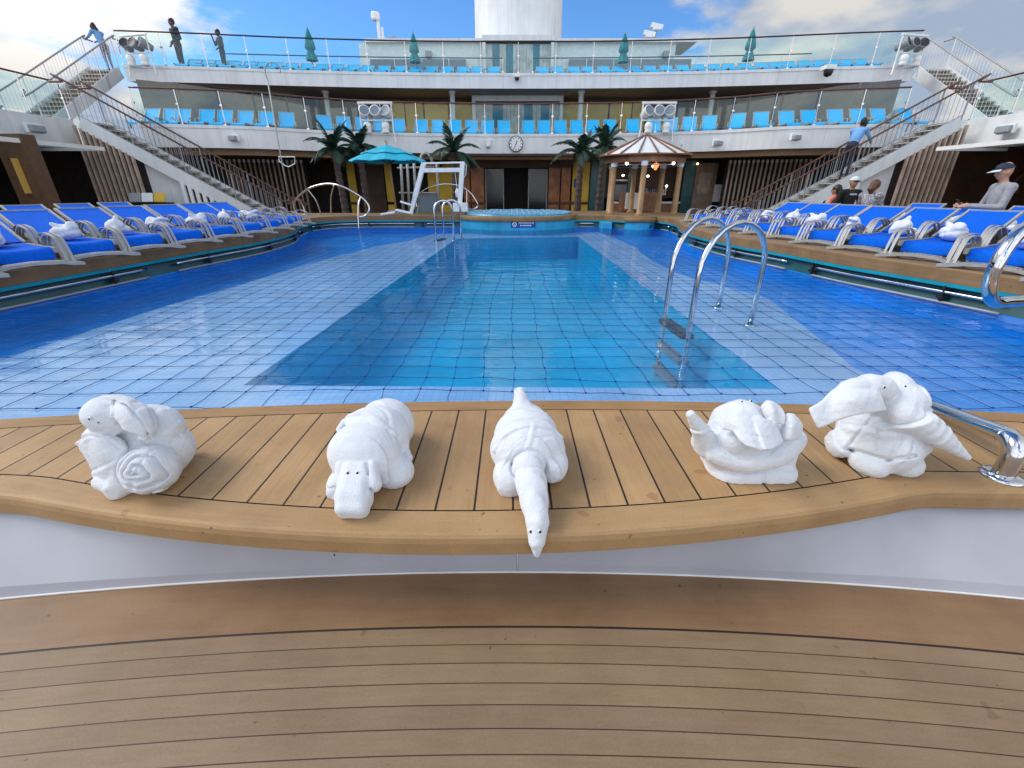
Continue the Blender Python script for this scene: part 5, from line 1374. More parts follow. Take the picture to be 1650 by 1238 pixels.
    def build(s, name, mats, parent, smooth_it=0, matid=None):
        V, Q = s.net()
        for _ in range(smooth_it):           # light laplacian pass to take the voxel steps out
            acc = np.zeros_like(V); c = np.zeros(len(V))
            for i in range(4):
                np.add.at(acc, Q[:, i], V[Q[:, (i+1) % 4]]+V[Q[:, (i+3) % 4]]); np.add.at(c, Q[:, i], 2)
            V = V*.5+.5*acc/np.maximum(c, 1)[:, None]
        me = bpy.data.meshes.new(name); me.from_pydata(V.tolist(), [], Q.tolist())
        for m in (mats if isinstance(mats, list) else [mats]): me.materials.append(m)
        if matid is not None:
            me.polygons.foreach_set('material_index', matid(V[Q].mean(1)).astype(np.int32))
        me.polygons.foreach_set('use_smooth', [True]*len(me.polygons)); me.update()
        return link(bpy.data.objects.new(name, me), parent, True)
C_ = at_y
def eye(g, p, r=.0062, look=(0, -1, .75)):
    mb = MB(); n = Vector(look).normalized(); u = n.orthogonal().normalized(); v = n.cross(u)
    p = Vector(p)
    rws = []
    for a in (0, .35, .7, 1.0, 1.25, 1.57):
        rws.append([p+n*(r*.55*math.cos(a))+(u*math.cos(b)+v*math.sin(b))*r*math.sin(a)*1.0 for b in np.linspace(0, 2*math.pi, 15)])
    mb.grid(rws); e = mb.build('eye', M['white2'], g, world=True, smooth=True)
    mb = MB(); q = p+n*(r*.38)+Vector((.0008, 0, -.0012))
    rws = []
    for a in (0, .4, .8, 1.2, 1.57):
        rws.append([q+n*(r*.42*math.cos(a))+(u*math.cos(b)+v*math.sin(b))*r*.76*math.sin(a) for b in np.linspace(0, 2*math.pi, 13)])
    mb.grid(rws); mb.build('pupil', M['black'], e, smooth=True, world=True)
def on_surface(S, px, py, y0, y1, n=400):
    """first hit of the view line through a photo point with the cloth"""
    for Y in np.linspace(y0, y1, n):
        p = C_(px, py, Y); i = np.round((np.array(p)-S.lo)/S.h).astype(int)
        if (i >= 0).all() and (i < np.array(S.d.shape)).all() and S.d[tuple(i)] < 0: return p
    bst = min(((abs(S.d[tuple(np.clip(np.round((np.array(C_(px, py, Y))-S.lo)/S.h).astype(int), 0, np.array(S.d.shape)-1))]), Y) for Y in np.linspace(y0, y1, n)))
    return C_(px, py, bst[1])
VX = .0036
def rotz(a): return Matrix.Rotation(R(a), 3, 'Z')
# ---- 3: long-snouted animal in the middle
S = SDF((-.16, .98, .2), (.24, 1.72, .62), VX)
S.add(S.ell((.055, 1.585, .39), (.104, .11, .098)), 0); S.add(S.ell((.056, 1.50, .397), (.128, .125, .113), Matrix.Rotation(R(10), 3, 'X')), .004)
S.add(S.ell((.059, 1.405, .402), (.141, .115, .113), Matrix.Rotation(R(16), 3, 'X')), .004)
S.add(S.cap(C_(842, 672, 1.59), C_(838, 633, 1.645), .046, .024), .02)
S.groove(S.sheet([C_(834, 622, 1.63), C_(846, 622, 1.63), C_(846, 640, 1.66), C_(834, 640, 1.66)], .001), .012, .006)
S.add(S.ell(C_(822, 764, 1.315)+Vector((0, 0, -.012)), (.062, .075, .062), rotz(20)), .012); S.add(S.ell(C_(893, 746, 1.35)+Vector((0, 0, -.01)), (.052, .07, .06), rotz(-15)), .012)
X, Y, Z = S.pts()
S.hem([(797, 726), (812, 704), (832, 692), (859, 687), (886, 692), (905, 705)], 1.2, 1.7); S.hem([(808, 676), (826, 664), (852, 662), (880, 668)], 1.3, 1.75, .006)
S.wrinkles(7, 31, .004, .0045, .11)
S.lap(1.315-(Y-.25*(Z-.42)+2.2*(X-.07)**2), .013, .002, .06)
S.noise(.0013, 40, 3)
neck = S.chain([C_(850, 748, 1.30), C_(858, 790, 1.19), C_(866, 842, 1.08), C_(865, 872, 1.045), C_(865, 893, 1.035)], [.057, .05, .036, .026, .011])
neck = neck+.0032*np.sin((Y*.8-Z*.6)*150)*np.exp(-((Y-1.17)/.1)**2)
S.add(neck, .006)
S.groove(S.ell(C_(853, 752, 1.28), (.066, .045, .062)), .012, .004); S.wrinkles(7, 33, .004, .003, .04)
S.noise(.0005, 200, 8)
g = thing('towel_animal', 'white towel animal with long thin snout hanging over the ledge and upright stub tail', 'towel animal', (.06, 1.4, ZL), group='towel animals on the pool ledge')
S.build('body', M['towel'], g)
for px, py in ((854.6, 856), (869.6, 856.5)): eye(g, on_surface(S, px, py, 1.0, 1.2), .0064)
# ---- 2: broad flat muzzle, left of the middle
S = SDF((-.78, 1.06, .28), (-.26, 1.78, .62), VX)
S.add(S.ell((-.525, 1.585, .40), (.115, .115, .112)), 0); S.add(S.ell((-.538, 1.48, .41), (.131, .125, .122), Matrix.Rotation(R(12), 3, 'X') @ rotz(-14)), .004)
S.add(S.ell((-.548, 1.37, .40), (.138, .118, .113), Matrix.Rotation(R(20), 3, 'X') @ rotz(-16)), .004)
S.add(S.ell(C_(634, 757, 1.345)+Vector((0, 0, -.006)), (.075, .075, .06), rotz(-30)), .012)
S.add(S.cap(C_(640, 722, 1.46), C_(660, 737, 1.41), .05, .014), .02)
S.add(S.ell(C_(556, 772, 1.31)+Vector((-.01, 0, -.02)), (.055, .07, .055)), .015)
X, Y, Z = S.pts()
S.hem([(546, 692), (556, 678), (570, 669), (586, 667), (610, 678), (636, 702)], 1.2, 1.75, .011); S.wrinkles(7, 41, .004, .0045, .11)
S.lap(1.295-(Y-.3*(Z-.42)+1.3*(X+.53)**2), .014, .002, .06)
S.groove(X+.455-.35*(Y-1.3), .005, .004, np.exp(-((Y-1.36)/.1)**2)*(Z < .43))
S.noise(.0013, 40, 5)
hd = S.rbox(C_(573, 782, 1.215)+Vector((0, .01, 0)), (.06, .085, .048), .04, Matrix.Rotation(R(30), 3, 'X') @ rotz(0))
S.add(S.chain(catmull([C_(545, 757, 1.285), C_(553, 739, 1.29), C_(575, 730, 1.295), C_(599, 738, 1.29), C_(611, 758, 1.29)], 4), [.019]*17), .006); S.add(hd, .004)
S.add(S.rbox(C_(570, 812, 1.165)+Vector((0, .0, .0)), (.054, .045, .037), .026, Matrix.Rotation(R(24), 3, 'X')), .02)
S.add(S.cap(C_(599, 752, 1.255), C_(603, 781, 1.215), .022, .026), .006); S.add(S.cap(C_(549, 752, 1.26), C_(547, 775, 1.225), .018, .02), .006)
S.wrinkles(8, 43, .004, .003, .04); S.groove(S.cap(C_(592, 748, 1.25), C_(597, 792, 1.19), .001, .001), .016, .005); S.groove(S.cap(C_(556, 796, 1.18), C_(590, 793, 1.17), .001, .001), .004, .006)
S.noise(.0005, 200, 9); S.floor(ZL+.001)
g = thing('towel_animal', 'white towel animal with broad flat muzzle lying on the ledge, facing the camera', 'towel animal', (-.54, 1.4, ZL), group='towel animals on the pool ledge')
S.build('body', M['towel'], g)
for px, py in ((560.3, 762), (575.7, 762)): eye(g, on_surface(S, px, py, 1.05, 1.35), .0064, (-.05, -1, .9))
# ---- 1: hooded animal with a rolled, spiral flank
S = SDF((-1.78, 1.06, .28), (-1.12, 1.66, .74), VX)
S.add(S.ell(C_(247, 726, 1.41), (.135, .13, .115), rotz(-10)), 0); S.add(S.ell(C_(236, 690, 1.43), (.13, .1, .09)), .008)
S.add(S.cap(C_(246, 752, 1.42), C_(243, 758, 1.28), .098, .085), .006)
head = S.ell(C_(186, 668, 1.37), (.09, .085, .062), Matrix.Rotation(R(22), 3, 'Y')); S.add(head, .01)
S.add(S.ell(C_(160, 669, 1.33), (.05, .05, .042), Matrix.Rotation(R(25), 3, 'Y')), .02)
S.add(S.ell(C_(166, 697, 1.33), (.055, .05, .03)), .012)
S.add(S.cap(C_(215, 745, 1.3), C_(190, 790, 1.26), .055, .035), .02)
S.noise(.0014, 40, 2)
S.add(S.patch([[C_(129, 716, 1.30), C_(150, 703, 1.29), C_(172, 706, 1.29), C_(197, 712, 1.31)], [C_(145, 740, 1.285), C_(165, 735, 1.265), C_(188, 735, 1.27), C_(208, 735, 1.285)], [C_(160, 770, 1.28), C_(176, 768, 1.262), C_(192, 768, 1.26), C_(208, 766, 1.26)]], .0095), .005)
S.add(S.cap(C_(163, 778, 1.265), C_(182, 785, 1.25), .022, .026), .008)
# hood flap hanging beside the face
S.add(S.patch([[C_(186, 641, 1.405), C_(183, 658, 1.325), C_(183, 680, 1.302)], [C_(205, 643, 1.40), C_(207, 664, 1.315), C_(204, 692, 1.285)], [C_(226, 652, 1.40), C_(232, 676, 1.325), C_(226, 706, 1.285)], [C_(243, 664, 1.40), C_(250, 684, 1.345), C_(246, 704, 1.32)]], .0075), .003)
S.groove(S.chain([C_(186, 641, 1.40), C_(183, 658, 1.31), C_(182, 680, 1.29)], [.001]*3), .009, .004)
S.wrinkles(13, 51, .006, .0045, .11)
S.groove(S.cap(C_(182, 678, 1.30), C_(224, 706, 1.28), .001, .001), .014, .007); S.groove(S.cap(C_(224, 706, 1.28), C_(258, 706, 1.31), .001, .001), .01, .005)
X, Y, Z = S.pts()
c = C_(243, 754, 1.27); uu = X-c.x; vv = (Z-c.z)*.93+(Y-c.y)*.35; rr = np.hypot(uu*.95, vv); th = np.arctan2(vv, uu)
sp_ = rr-.027*((-th/(2*math.pi)) % 1.0); sp_ = sp_+.0035*np.sin(th*3)+.002*np.sin(th*5+1); ph = (sp_/.027+.5) % 1.0-.5
S.groove(ph*.027, .022, .0045, (1/(1+np.exp((rr-.084)/.006)))*(1/(1+np.exp((Y-1.275)/.02))))
S.groove(rr-.095-.006*np.sin(th*4), .014, .0045, (Y < 1.31)*1.0)
S.lap(C_(255, 705, 1.35).z-.02-(Z-.5*(X+1.33)), .007, .003, .06, (Y < 1.45)*1.0)
S.groove((X+1.255)-.25*(Z-.45), .005, .004, (Z < .52)*1.0); S.groove(S.cap(C_(297, 690, 1.36), C_(292, 745, 1.32), .001, .001), .008, .005)
S.groove(S.cap(C_(214, 775, 1.2), C_(208, 800, 1.2), .001, .001), .012, .008); S.groove(S.cap(C_(226, 768, 1.2), C_(255, 790, 1.2), .001, .001), .012, .007)
S.noise(.0005, 200, 4); S.floor(ZL+.001)
g = thing('towel_animal', 'white towel animal with hooded head and spiral rolled flank, farthest left on the ledge', 'towel animal', (-1.35, 1.36, ZL), group='towel animals on the pool ledge')
S.build('body', M['towel'], g)
for px, py in ((144.6, 674.5), (159.5, 680)): eye(g, on_surface(S, px, py, 1.15, 1.5), .0062, (-.5, -1, .3))
# ---- 4: crouching animal with a crossed flap and raised paw
S = SDF((.6, 1.08, .28), (1.3, 1.68, .72), VX)
S.add(S.rbox(C_(1205, 748, 1.43)+Vector((.0, .005, -.02)), (.166, .118, .088), .08), 0)
S.add(S.rbox(C_(1204, 728, 1.43)+Vector((.0, .02, .0)), (.166, .105, .062), .05), .004)
S.add(S.chain(catmull([C_(1132, 712, 1.43), C_(1150, 728, 1.375), C_(1180, 741, 1.352), C_(1208, 744, 1.348), C_(1240, 738, 1.355), C_(1268, 724, 1.39), C_(1279, 708, 1.44)], 3), [.042]*19), .003)
S.add(S.ell(C_(1190, 697, 1.45), (.114, .115, .128)), .005); S.add(S.ell(C_(1186, 712, 1.37), (.07, .05, .06)), .006)
S.add(S.chain([C_(1139, 716, 1.40), C_(1126, 690, 1.37), C_(1113, 668, 1.36)], [.048, .028, .0155]), .01)
S.add(S.ell(C_(1258, 708, 1.43), (.068, .08, .065)), .006)
S.noise(.0014, 40, 12)
X, Y, Z = S.pts()
X, Y, Z = S.pts()
S.groove(Z-(.342+.006*np.sin((X-.86)*22)), .007, .006, (Y < 1.44)*1.0); S.groove((X-.93)+.1*(Z-.34), .008, .008, (Z < .345)*(Y < 1.4)*1.0); S.wrinkles(9, 61, .005, .0045, .1)
S.add(S.patch([[C_(1166, 690, 1.355), C_(1172, 677, 1.36), C_(1190, 668, 1.365), C_(1214, 668, 1.37)], [C_(1182, 694, 1.335), C_(1190, 684, 1.335), C_(1203, 680, 1.34), C_(1222, 684, 1.345)], [C_(1194, 708, 1.30), C_(1206, 702, 1.305), C_(1216, 702, 1.31), C_(1232, 706, 1.315)], [C_(1204, 717, 1.285), C_(1214, 720, 1.28), C_(1224, 724, 1.28), C_(1234, 724, 1.285)]], .007), .003)
S.add(S.patch([[C_(1214, 672, 1.36), C_(1232, 673, 1.36), C_(1250, 688, 1.365)], [C_(1222, 694, 1.315), C_(1240, 690, 1.335), C_(1255, 700, 1.345)], [C_(1233, 723, 1.275), C_(1247, 720, 1.29), C_(1259, 711, 1.325)]], .006), .003)
S.add(S.patch([[C_(1229, 656, 1.40), C_(1236, 648, 1.41), C_(1245, 650, 1.405), C_(1254, 655, 1.41)], [C_(1234, 668, 1.385), C_(1244, 662, 1.375), C_(1252, 664, 1.39), C_(1262, 668, 1.385)], [C_(1240, 684, 1.37), C_(1248, 682, 1.36), C_(1255, 680, 1.375), C_(1261, 682, 1.37)]], .0065), .003)
S.add(S.patch([[C_(1262, 673, 1.40), C_(1270, 669, 1.39), C_(1278, 670, 1.395)], [C_(1263, 690, 1.375), C_(1276, 684, 1.36), C_(1290, 687, 1.38)], [C_(1260, 706, 1.36), C_(1272, 706, 1.345), C_(1283, 705, 1.37)]], .008), .004)
S.groove(S.chain(catmull([C_(1150, 705, 1.31), C_(1162, 686, 1.325), C_(1182, 667, 1.34), C_(1212, 662, 1.35), C_(1236, 674, 1.36)], 4), [.001]*17), .009, .005)
S.groove(S.cap(C_(1141, 717, 1.3), C_(1153, 694, 1.34), .001, .001), .014, .006)
S.groove(S.ell(C_(1190, 700, 1.40), (.098, .1, .105)), .006, .005, (X < .87)*(Z < .52)*1.0)
S.noise(.0005, 200, 14); S.floor(ZL+.001)
g = thing('towel_animal', 'white towel animal crouched on a thick folded base with one raised paw', 'towel animal', (.93, 1.42, ZL), group='towel animals on the pool ledge')
S.build('body', M['towel'], g)
for px, py in ((1194.5, 647.5), (1209.5, 646.5)): eye(g, on_surface(S, px, py, 1.2, 1.6), .006, (.05, -.8, 1))
# ---- 5: elephant
S = SDF((1.0, 1.16, .28), (1.95, 1.78, .8), VX)
S.add(S.ell(C_(1412, 692, 1.50), (.132, .125, .135)), 0); S.add(S.ell(C_(1425, 720, 1.45), (.125, .11, .1)), .006)
S.add(S.ell(C_(1402, 744, 1.42)+Vector((0, 0, -.0)), (.07, .075, .058), rotz(-20)), .01); S.add(S.ell(C_(1456, 748, 1.41), (.068, .06, .05)), .01); S.add(S.ell(C_(1352, 715, 1.50), (.04, .06, .055)), .01)
S.add(S.ell(C_(1438, 646, 1.49), (.115, .095, .075), Matrix.Rotation(R(-8), 3, 'Y')), .007); S.add(S.ell(C_(1447, 617, 1.52), (.05, .055, .04)), .015)
S.noise(.0014, 40, 21); S.wrinkles(13, 71, .006, .0045, .11)
X, Y, Z = S.pts()
S.groove(S.sheet([C_(1362, 722, 1.36), C_(1412, 662, 1.36), C_(1414, 665, 1.5), C_(1364, 724, 1.5)], .001), .009, .005)
S.groove(S.sheet([C_(1366, 724, 1.34), C_(1430, 742, 1.34), C_(1430, 742, 1.5), C_(1366, 724, 1.5)], .001), .011, .007); S.groove(S.sheet([C_(1434, 740, 1.34), C_(1462, 690, 1.34), C_(1462, 690, 1.46), C_(1434, 740, 1.46)], .001), .010, .007)
S.groove(S.sheet([C_(1430, 742, 1.34), C_(1475, 735, 1.34), C_(1475, 735, 1.46), C_(1430, 742, 1.46)], .001), .012, .005)
S.add(S.sheet([C_(1455, 700, 1.40), C_(1494, 698, 1.41), C_(1492, 722, 1.41), C_(1474, 738, 1.40), C_(1450, 738, 1.40)], .02), .012)
tr = S.chain([C_(1450, 667, 1.42), C_(1477, 681, 1.395), C_(1510, 702, 1.37), C_(1558, 737, 1.345)], [.058, .048, .037, .011])
tr = tr+.0018*np.sin((X*.8-Z*.6)*170)*np.exp(-((X-1.56)/.1)**2); S.add(tr, .010)
S.add(S.chain(catmull([C_(1420, 626, 1.46), C_(1388, 622, 1.445), C_(1358, 632, 1.43), C_(1340, 650, 1.415), C_(1326, 662, 1.405)], 3), [.046]*3+[.034]*3+[.027]*4+[.014]*3), .012)
S.add(S.patch([[C_(1412, 612, 1.47), C_(1375, 615, 1.45), C_(1345, 630, 1.43), C_(1326, 648, 1.41), C_(1307, 660, 1.40)], [C_(1416, 636, 1.405), C_(1382, 640, 1.38), C_(1354, 648, 1.385), C_(1338, 664, 1.39), C_(1312, 672, 1.385)], [C_(1424, 659, 1.385), C_(1396, 663, 1.365), C_(1366, 669, 1.36), C_(1342, 678, 1.375), C_(1320, 687, 1.37)]], .0075), .004)
S.groove(S.cap(C_(1330, 676, 1.36), C_(1366, 640, 1.37), .001, .001), .011, .008)
S.lap(C_(1440, 655, 1.4).z-.012-(Z-.25*(X-1.52)+.9*np.abs(X-1.49)*.35), .014, .002, .06, (Y < 1.47)*(X > 1.36)*1.0)
S.noise(.0005, 200, 24); S.floor(ZL+.001)
g = thing('towel_elephant', 'white towel elephant with a long trunk and one spread ear beside the steel grab rail', 'towel animal', (1.44, 1.45, ZL), group='towel animals on the pool ledge')
S.build('body', M['towel'], g)
for px, py in ((1424, 624), (1457.5, 622.5)): eye(g, on_surface(S, px, py, 1.25, 1.6), .0062, (.1, -1, .5))
# ================================================================ sun loungers
def lounger(name, label, fabric, back_deg, group, simple=False, back_len=.88):
    g = thing(name, label, 'sun lounger', group=group)
    zs_ = .175 if not simple else .24; yb = .97
    ca, sa = math.cos(R(back_deg)), math.sin(R(back_deg))
    W_ = .255
    # sling seat: slight sag, rolled down at the foot
    rws = []
    for y, z in ((.16, zs_-.1), (.17, zs_-.05), (.2, zs_-.01), (.26, zs_), (.45, zs_-.012), (.7, zs_-.015), (.9, zs_-.004), (yb, zs_)):
        rws.append([(x, y, z-.014*(1-(x/W_)**2)) for x in (-W_, -W_*.5, 0, W_*.5, W_)])
    mb = MB(); mb.grid(rws); mb.grid([[(p[0], p[1], p[2]-.012) for p in r][::-1] for r in rws]); mb.build('seat', fabric, g, smooth=True)
    rws = [[(x, yb+.02+s*back_len*ca, zs_+.01+s*back_len*sa-.012*(1-(x/W_)**2)*math.sin(math.pi*s)) for x in (-W_, -W_*.5, 0, W_*.5, W_)] for s in np.linspace(0, 1, 7)]
    mb = MB(); mb.grid(rws); mb.grid([[(p[0], p[1]+.012*sa, p[2]-.012*ca) for p in r][::-1] for r in rws]); mb.build('backrest', fabric, g, smooth=True)
    mb = MB()
    for s in (-1, 1):
        mb.bar((s*(W_+.02), .14, zs_-.03), (s*(W_+.02), yb+.1, zs_-.03), .035, .05)
        mb.bar((s*(W_+.012), yb, zs_), (s*(W_+.012), yb+.02+back_len*ca, zs_+.01+back_len*sa), .03, .03)
    mb.bar((-W_, yb+.02+back_len*ca, zs_+.01+back_len*sa), (W_, yb+.02+back_len*ca, zs_+.01+back_len*sa), .025, .025, up=(0, 1, 0))
    if simple:
        for s in (-1, 1):
            mb.bar((s*(W_+.02), .3, 0), (s*(W_+.02), .3, zs_), .04, .04); mb.bar((s*(W_+.02), 1.25, 0), (s*(W_+.02), 1.2, zs_), .04, .04)
            mb.tube([(s*(W_+.05), .8, zs_-.02), (s*(W_+.06), .84, zs_+.15), (s*(W_+.06), 1.0, zs_+.18), (s*(W_+.06), 1.22, zs_+.1)], .018, 5)
        mb.build('frame', M['satin'], g); return g
    mb.bar((-W_, .9, zs_-.06), (W_, .9, zs_-.06), .04, .03); mb.bar((0, 1.45, zs_+.05), (.0, 1.45, .0), .5, .015)
    mb.build('frame', M['satin'], g)
    def strap(name, pts, xs_, w_=.026, t_=.008):
        mb = MB(); P = catmull(pts, 5)
        for x in xs_:
            for a, b in zip(P[:-1], P[1:]): mb.bar((x, a[1], a[2]), (x, b[1], b[2]), w_, t_)
        mb.build(name, M['satin'], g)
    for s in (-1, 1):
        xs_ = (s*(W_+.03), s*(W_+.085))
        strap('foot_loop', [(0, -.02, .03), (0, .02, .14), (0, .08, .25), (0, .18, .285), (0, .34, .28), (0, .44, .24), (0, .5, .15), (0, .52, .01)], xs_)
        strap('armrest', [(0, .66, .02), (0, .68, .17), (0, .77, .3), (0, .9, .34), (0, 1.07, .32), (0, 1.24, .2), (0, 1.32, .02)], xs_)
    mb = MB()            # slotted foot plate turned up at both ends
    pr = [(-.4, .0), (-.3, .008), (-.2, .03), (0, .04), (.2, .03), (.3, .008), (.4, .0)]
    for y0_, y1_ in ((-.1, -.06), (-.03, .03)):
        mb.grid([[(x, y, z+.03) for x, z in pr] for y in (y0_, y1_)]); mb.grid([[(x, y, z+.016) for x, z in pr][::-1] for y in (y0_, y1_)])
    mb.grid([[(x, -.1, z+dz) for x, z in pr] for dz in (.0, .03)])
    for x, z in pr[1:-1]:
        for d in (-.04, 0, .04): mb.box((x+d, -.045, z+.024), (.015, .05, .012))
    mb.build('foot_plate', M['satin'], g)
    for s in (-1, 1):
        mb = MB(); mb.tube([(s*.2, -.05, .04), (s*.22, .05, .03), (s*.24, .12, 0)], .014, 6)
        mb.build('foot_leg', M['steel'], g)
    return g
# little folded towels: three shapes
def little_towel(i):
    S = SDF((-.2, -.2, -.01), (.2, .2, .24), .012); r = random.Random(i)
    if i % 3 == 0:
        S.add(S.ell((0, 0, .07), (.13, .1, .075)), 0); S.add(S.ell((.07, -.03, .12), (.06, .05, .06)), .02); S.add(S.ell((-.09, .02, .06), (.06, .06, .05)), .015); S.add(S.cap((.02, 0, .12), (-.08, -.02, .15), .035, .02), .015)
    elif i % 3 == 1:
        S.add(S.ell((0, 0, .08), (.1, .09, .085)), 0); S.add(S.cap((.0, .0, .1), (.03, -.02, .19), .05, .022), .02); S.add(S.ell((.08, -.05, .05), (.05, .05, .045)), .012); S.add(S.ell((-.08, -.05, .05), (.05, .05, .045)), .012)
    else:
        S.add(S.ell((0, 0, .065), (.145, .085, .065)), 0); S.add(S.ell((-.06, 0, .11), (.07, .06, .05)), .02); S.add(S.sheet([(.02, -.05, .1), (.14, -.04, .16), (.16, .03, .12), (.04, .06, .08)], .02), .015)
    S.noise(.005, 60, i); X, Y, Z = S.pts(); S.groove(Z-.07-.25*X, .01, .012); S.groove(X-.03+.4*Z, .008, .01)
    V, Q = S.net(); me = bpy.data.meshes.new('folded_towel'); me.from_pydata(V.tolist(), [], Q.tolist()); me.materials.append(M['towel']); me.polygons.foreach_set('use_smooth', [True]*len(me.polygons)); me.update()
    return me
TW = [little_towel(i) for i in range(3)]
ORD = ['first', 'second', 'third', 'fourth', 'fifth', 'sixth', 'seventh', 'eighth', 'ninth', 'tenth', 'eleventh', 'twelfth', 'thirteenth', 'fourteenth', 'fifteenth', 'sixteenth', 'seventeenth', 'eighteenth', 'nineteenth', 'twentieth', 'twenty-first', 'twenty-second', 'twenty-third', 'twenty-fourth']
def lerp_x(tab, y):
    for (y0, x0), (y1, x1) in zip(tab[:-1], tab[1:]):
        if y <= y1: return x0+(x1-x0)*(y-y0)/(y1-y0)
    return tab[-1][1]
proto = lounger('sun_lounger', 'proto', M['blue'], 18.5, 'royal blue loungers round the pool')
flat = lounger('sun_lounger', 'flatproto', M['blue'], 4, 'royal blue loungers round the pool')
used = set()
def put(src, x, y, z, rz, label):
    o = src if src.name not in used else copy_tree(src); used.add(src.name)
    o.location = (x, y, z); o.rotation_euler = (0, 0, rz); o['label'] = label
    if src in (proto, flat): o.scale = (.9, .95, 1)
    return o
def put_towel(i, o, along, side, label, sc=1.):
    t = bpy.data.objects.new('folded_towel', TW[i % 3]); COL.objects.link(t)
    a = o.rotation_euler[2]; d = Vector((-math.sin(a), math.cos(a), 0)); s = Vector((math.cos(a), math.sin(a), 0))
    t.location = Vector(o.location)+d*along+s*side+Vector((0, 0, .165)); t.rotation_euler = (0, 0, a+.6*((i*7) % 5-2)); t.scale = (sc, sc, sc)
    tag(t, label, 'folded towel', 'folded towels on the blue loungers')
LT = [(2.2, -5.25), (4.1, -5.1), (5.5, -5.05), (6.6, -4.92), (8.0, -4.8), (9.6, -4.95), (11.2, -5.3), (12.5, -5.6)]
ys = [3.0, 3.72, 4.42, 5.12, 5.82, 6.5, 7.2, 7.9, 8.65, 9.4, 10.15]
for i, y in enumerate(ys):
    x = lerp_x(LT, y); ang = R(61) if y < 9 else R(64)
    fl_ = i >= 9
    w_ = ORD[i]
    x += .44
    o = put(flat if fl_ else proto, x, y-.1, ZR, ang, ('royal blue lounger lying flat by the left stair foot, %s along the left deck' if fl_ else 'royal blue lounger with raised back on the left deck, %s from the camera') % w_)
    if i not in (9, 10): put_towel(i, o, .78, .02*((i*3) % 5-2), 'white folded towel on the %s blue lounger from the camera, left deck' % w_, 1.12)
# second left row glimpsed behind the first
RTb = [(2.2, 5.05), (4.1, 4.95), (4.8, 4.9), (5.5, 4.8), (6.5, 4.66), (7.4, 4.62), (8.9, 4.55), (10.2, 4.6), (11.6, 4.8)]
ys = [3.55, 4.3, 5.02, 5.72, 6.4, 7.1, 7.8, 8.5, 9.3, 10.1, 10.9]
for i, y in enumerate(ys):
    x = lerp_x(RTb, y); ang = -R(61)
    fl_ = i >= 8; w_ = ORD[i]
    x -= .42
    o = put(flat if fl_ else proto, x, y-.1, ZR, ang, ('royal blue lounger lying flat near the pavilion, %s along the right deck' if fl_ else 'royal blue lounger with raised back on the right deck, %s from the camera') % w_)
    if not fl_: put_towel(i+1, o, .78, .02*((i*3) % 5-2), 'white folded towel on the %s blue lounger from the camera, right deck' % w_, 1.15)
# rear rows set back behind the first ones, their towels peep out between the backs
for s_, n0, lab in ((-1, 4, 'left'), (1, 4, 'right')):
    for i in range(n0):
        if s_ < 0: y = 4.9+i*.8; x = lerp_x(LT, y)-1.55; y += 1.2; ang = R(61)
        else: y = 4.2+i*.8; x = lerp_x(RTb, y)+1.5; y += 1.2; ang = -R(61)
        o = copy_tree(proto); o.location = (x, y, ZR); o.rotation_euler = (0, 0, ang); o['label'] = 'royal blue lounger in the rear %s row, %s from the camera, mostly hidden' % (lab, ORD[i])
        put_towel(i, o, .78, 0, 'white folded towel on the %s rear lounger of the %s deck' % (ORD[i], lab))
# light blue loungers on the balconies, facing the pool
lb = lounger('deck_chair_lounger', 'p', M['lblue'], 56, 'light blue loungers on the lower balcony', simple=True, back_len=.62)
pxs = [262, 290, 308, 345, 373, 405, 436, 466, 523, 555, 585, 614, 643, 680, 707, 734, 760, 786, 812, 851, 876, 902, 928, 954, 981, 1018, 1052, 1079, 1109, 1141, 1187, 1220, 1258, 1292, 1333, 1368, 1398, 1440]
def curveY(path, x):
    for a, b in zip(path[:-1], path[1:]):
        if (a.x-x)*(b.x-x) <= 0 and a.x != b.x: return a.y+(b.y-a.y)*(x-a.x)/(b.x-a.x), math.atan2(b.y-a.y, b.x-a.x)
    e = path[0] if abs(path[0].x-x) < abs(path[-1].x-x) else path[-1]
    return e.y, 0
def upper_label(px, what, nleft, nright):
    return None
def place_row(src, pxs, path, z, dback, py, what, angk=1., skip=()):
    L_ = [p for p in pxs if p < 831][::-1]; R__ = [p for p in pxs if p >= 831]
    for lst, side in ((L_, 'left'), (R__, 'right')):
        for i, px in enumerate(lst):
            x = xat(px, py, 21); 
            for _ in range(4):
                y, sl_ = curveY(path, x); x = xat(px, py, y+dback)
            dd = Vector((math.sin(-sl_*angk)*0-math.sin(sl_*angk), math.cos(sl_*angk), 0))
            c = Vector((x, y+dback, 0)); f = c-dd*1.55
            put(src, f.x, f.y, z-.06, sl_*angk, 'light blue lounger on the %s, %s to the %s of the clock line' % (what, ORD[i], side))
place_row(lb, pxs, lowf, ZB1, 2.05, 205, 'lower balcony', .8)
lu = lounger('deck_chair_lounger', 'p', M['lblue'], 42, 'light blue loungers on the upper balcony', simple=True, back_len=.56)
pxu = [320, 341, 361, 383, 408, 426, 450, 474, 498, 522, 546, 572, 595, 621, 648, 672, 697, 722, 747, 770, 796, 873, 897, 923, 946, 971, 995, 1020, 1045, 1071, 1097, 1122, 1147, 1170, 1196, 1222, 1244, 1265, 1291, 1314, 1333, 1355, 1378]
place_row(lu, pxu, upf, ZU1, 1.75, 108, 'upper balcony', .8)
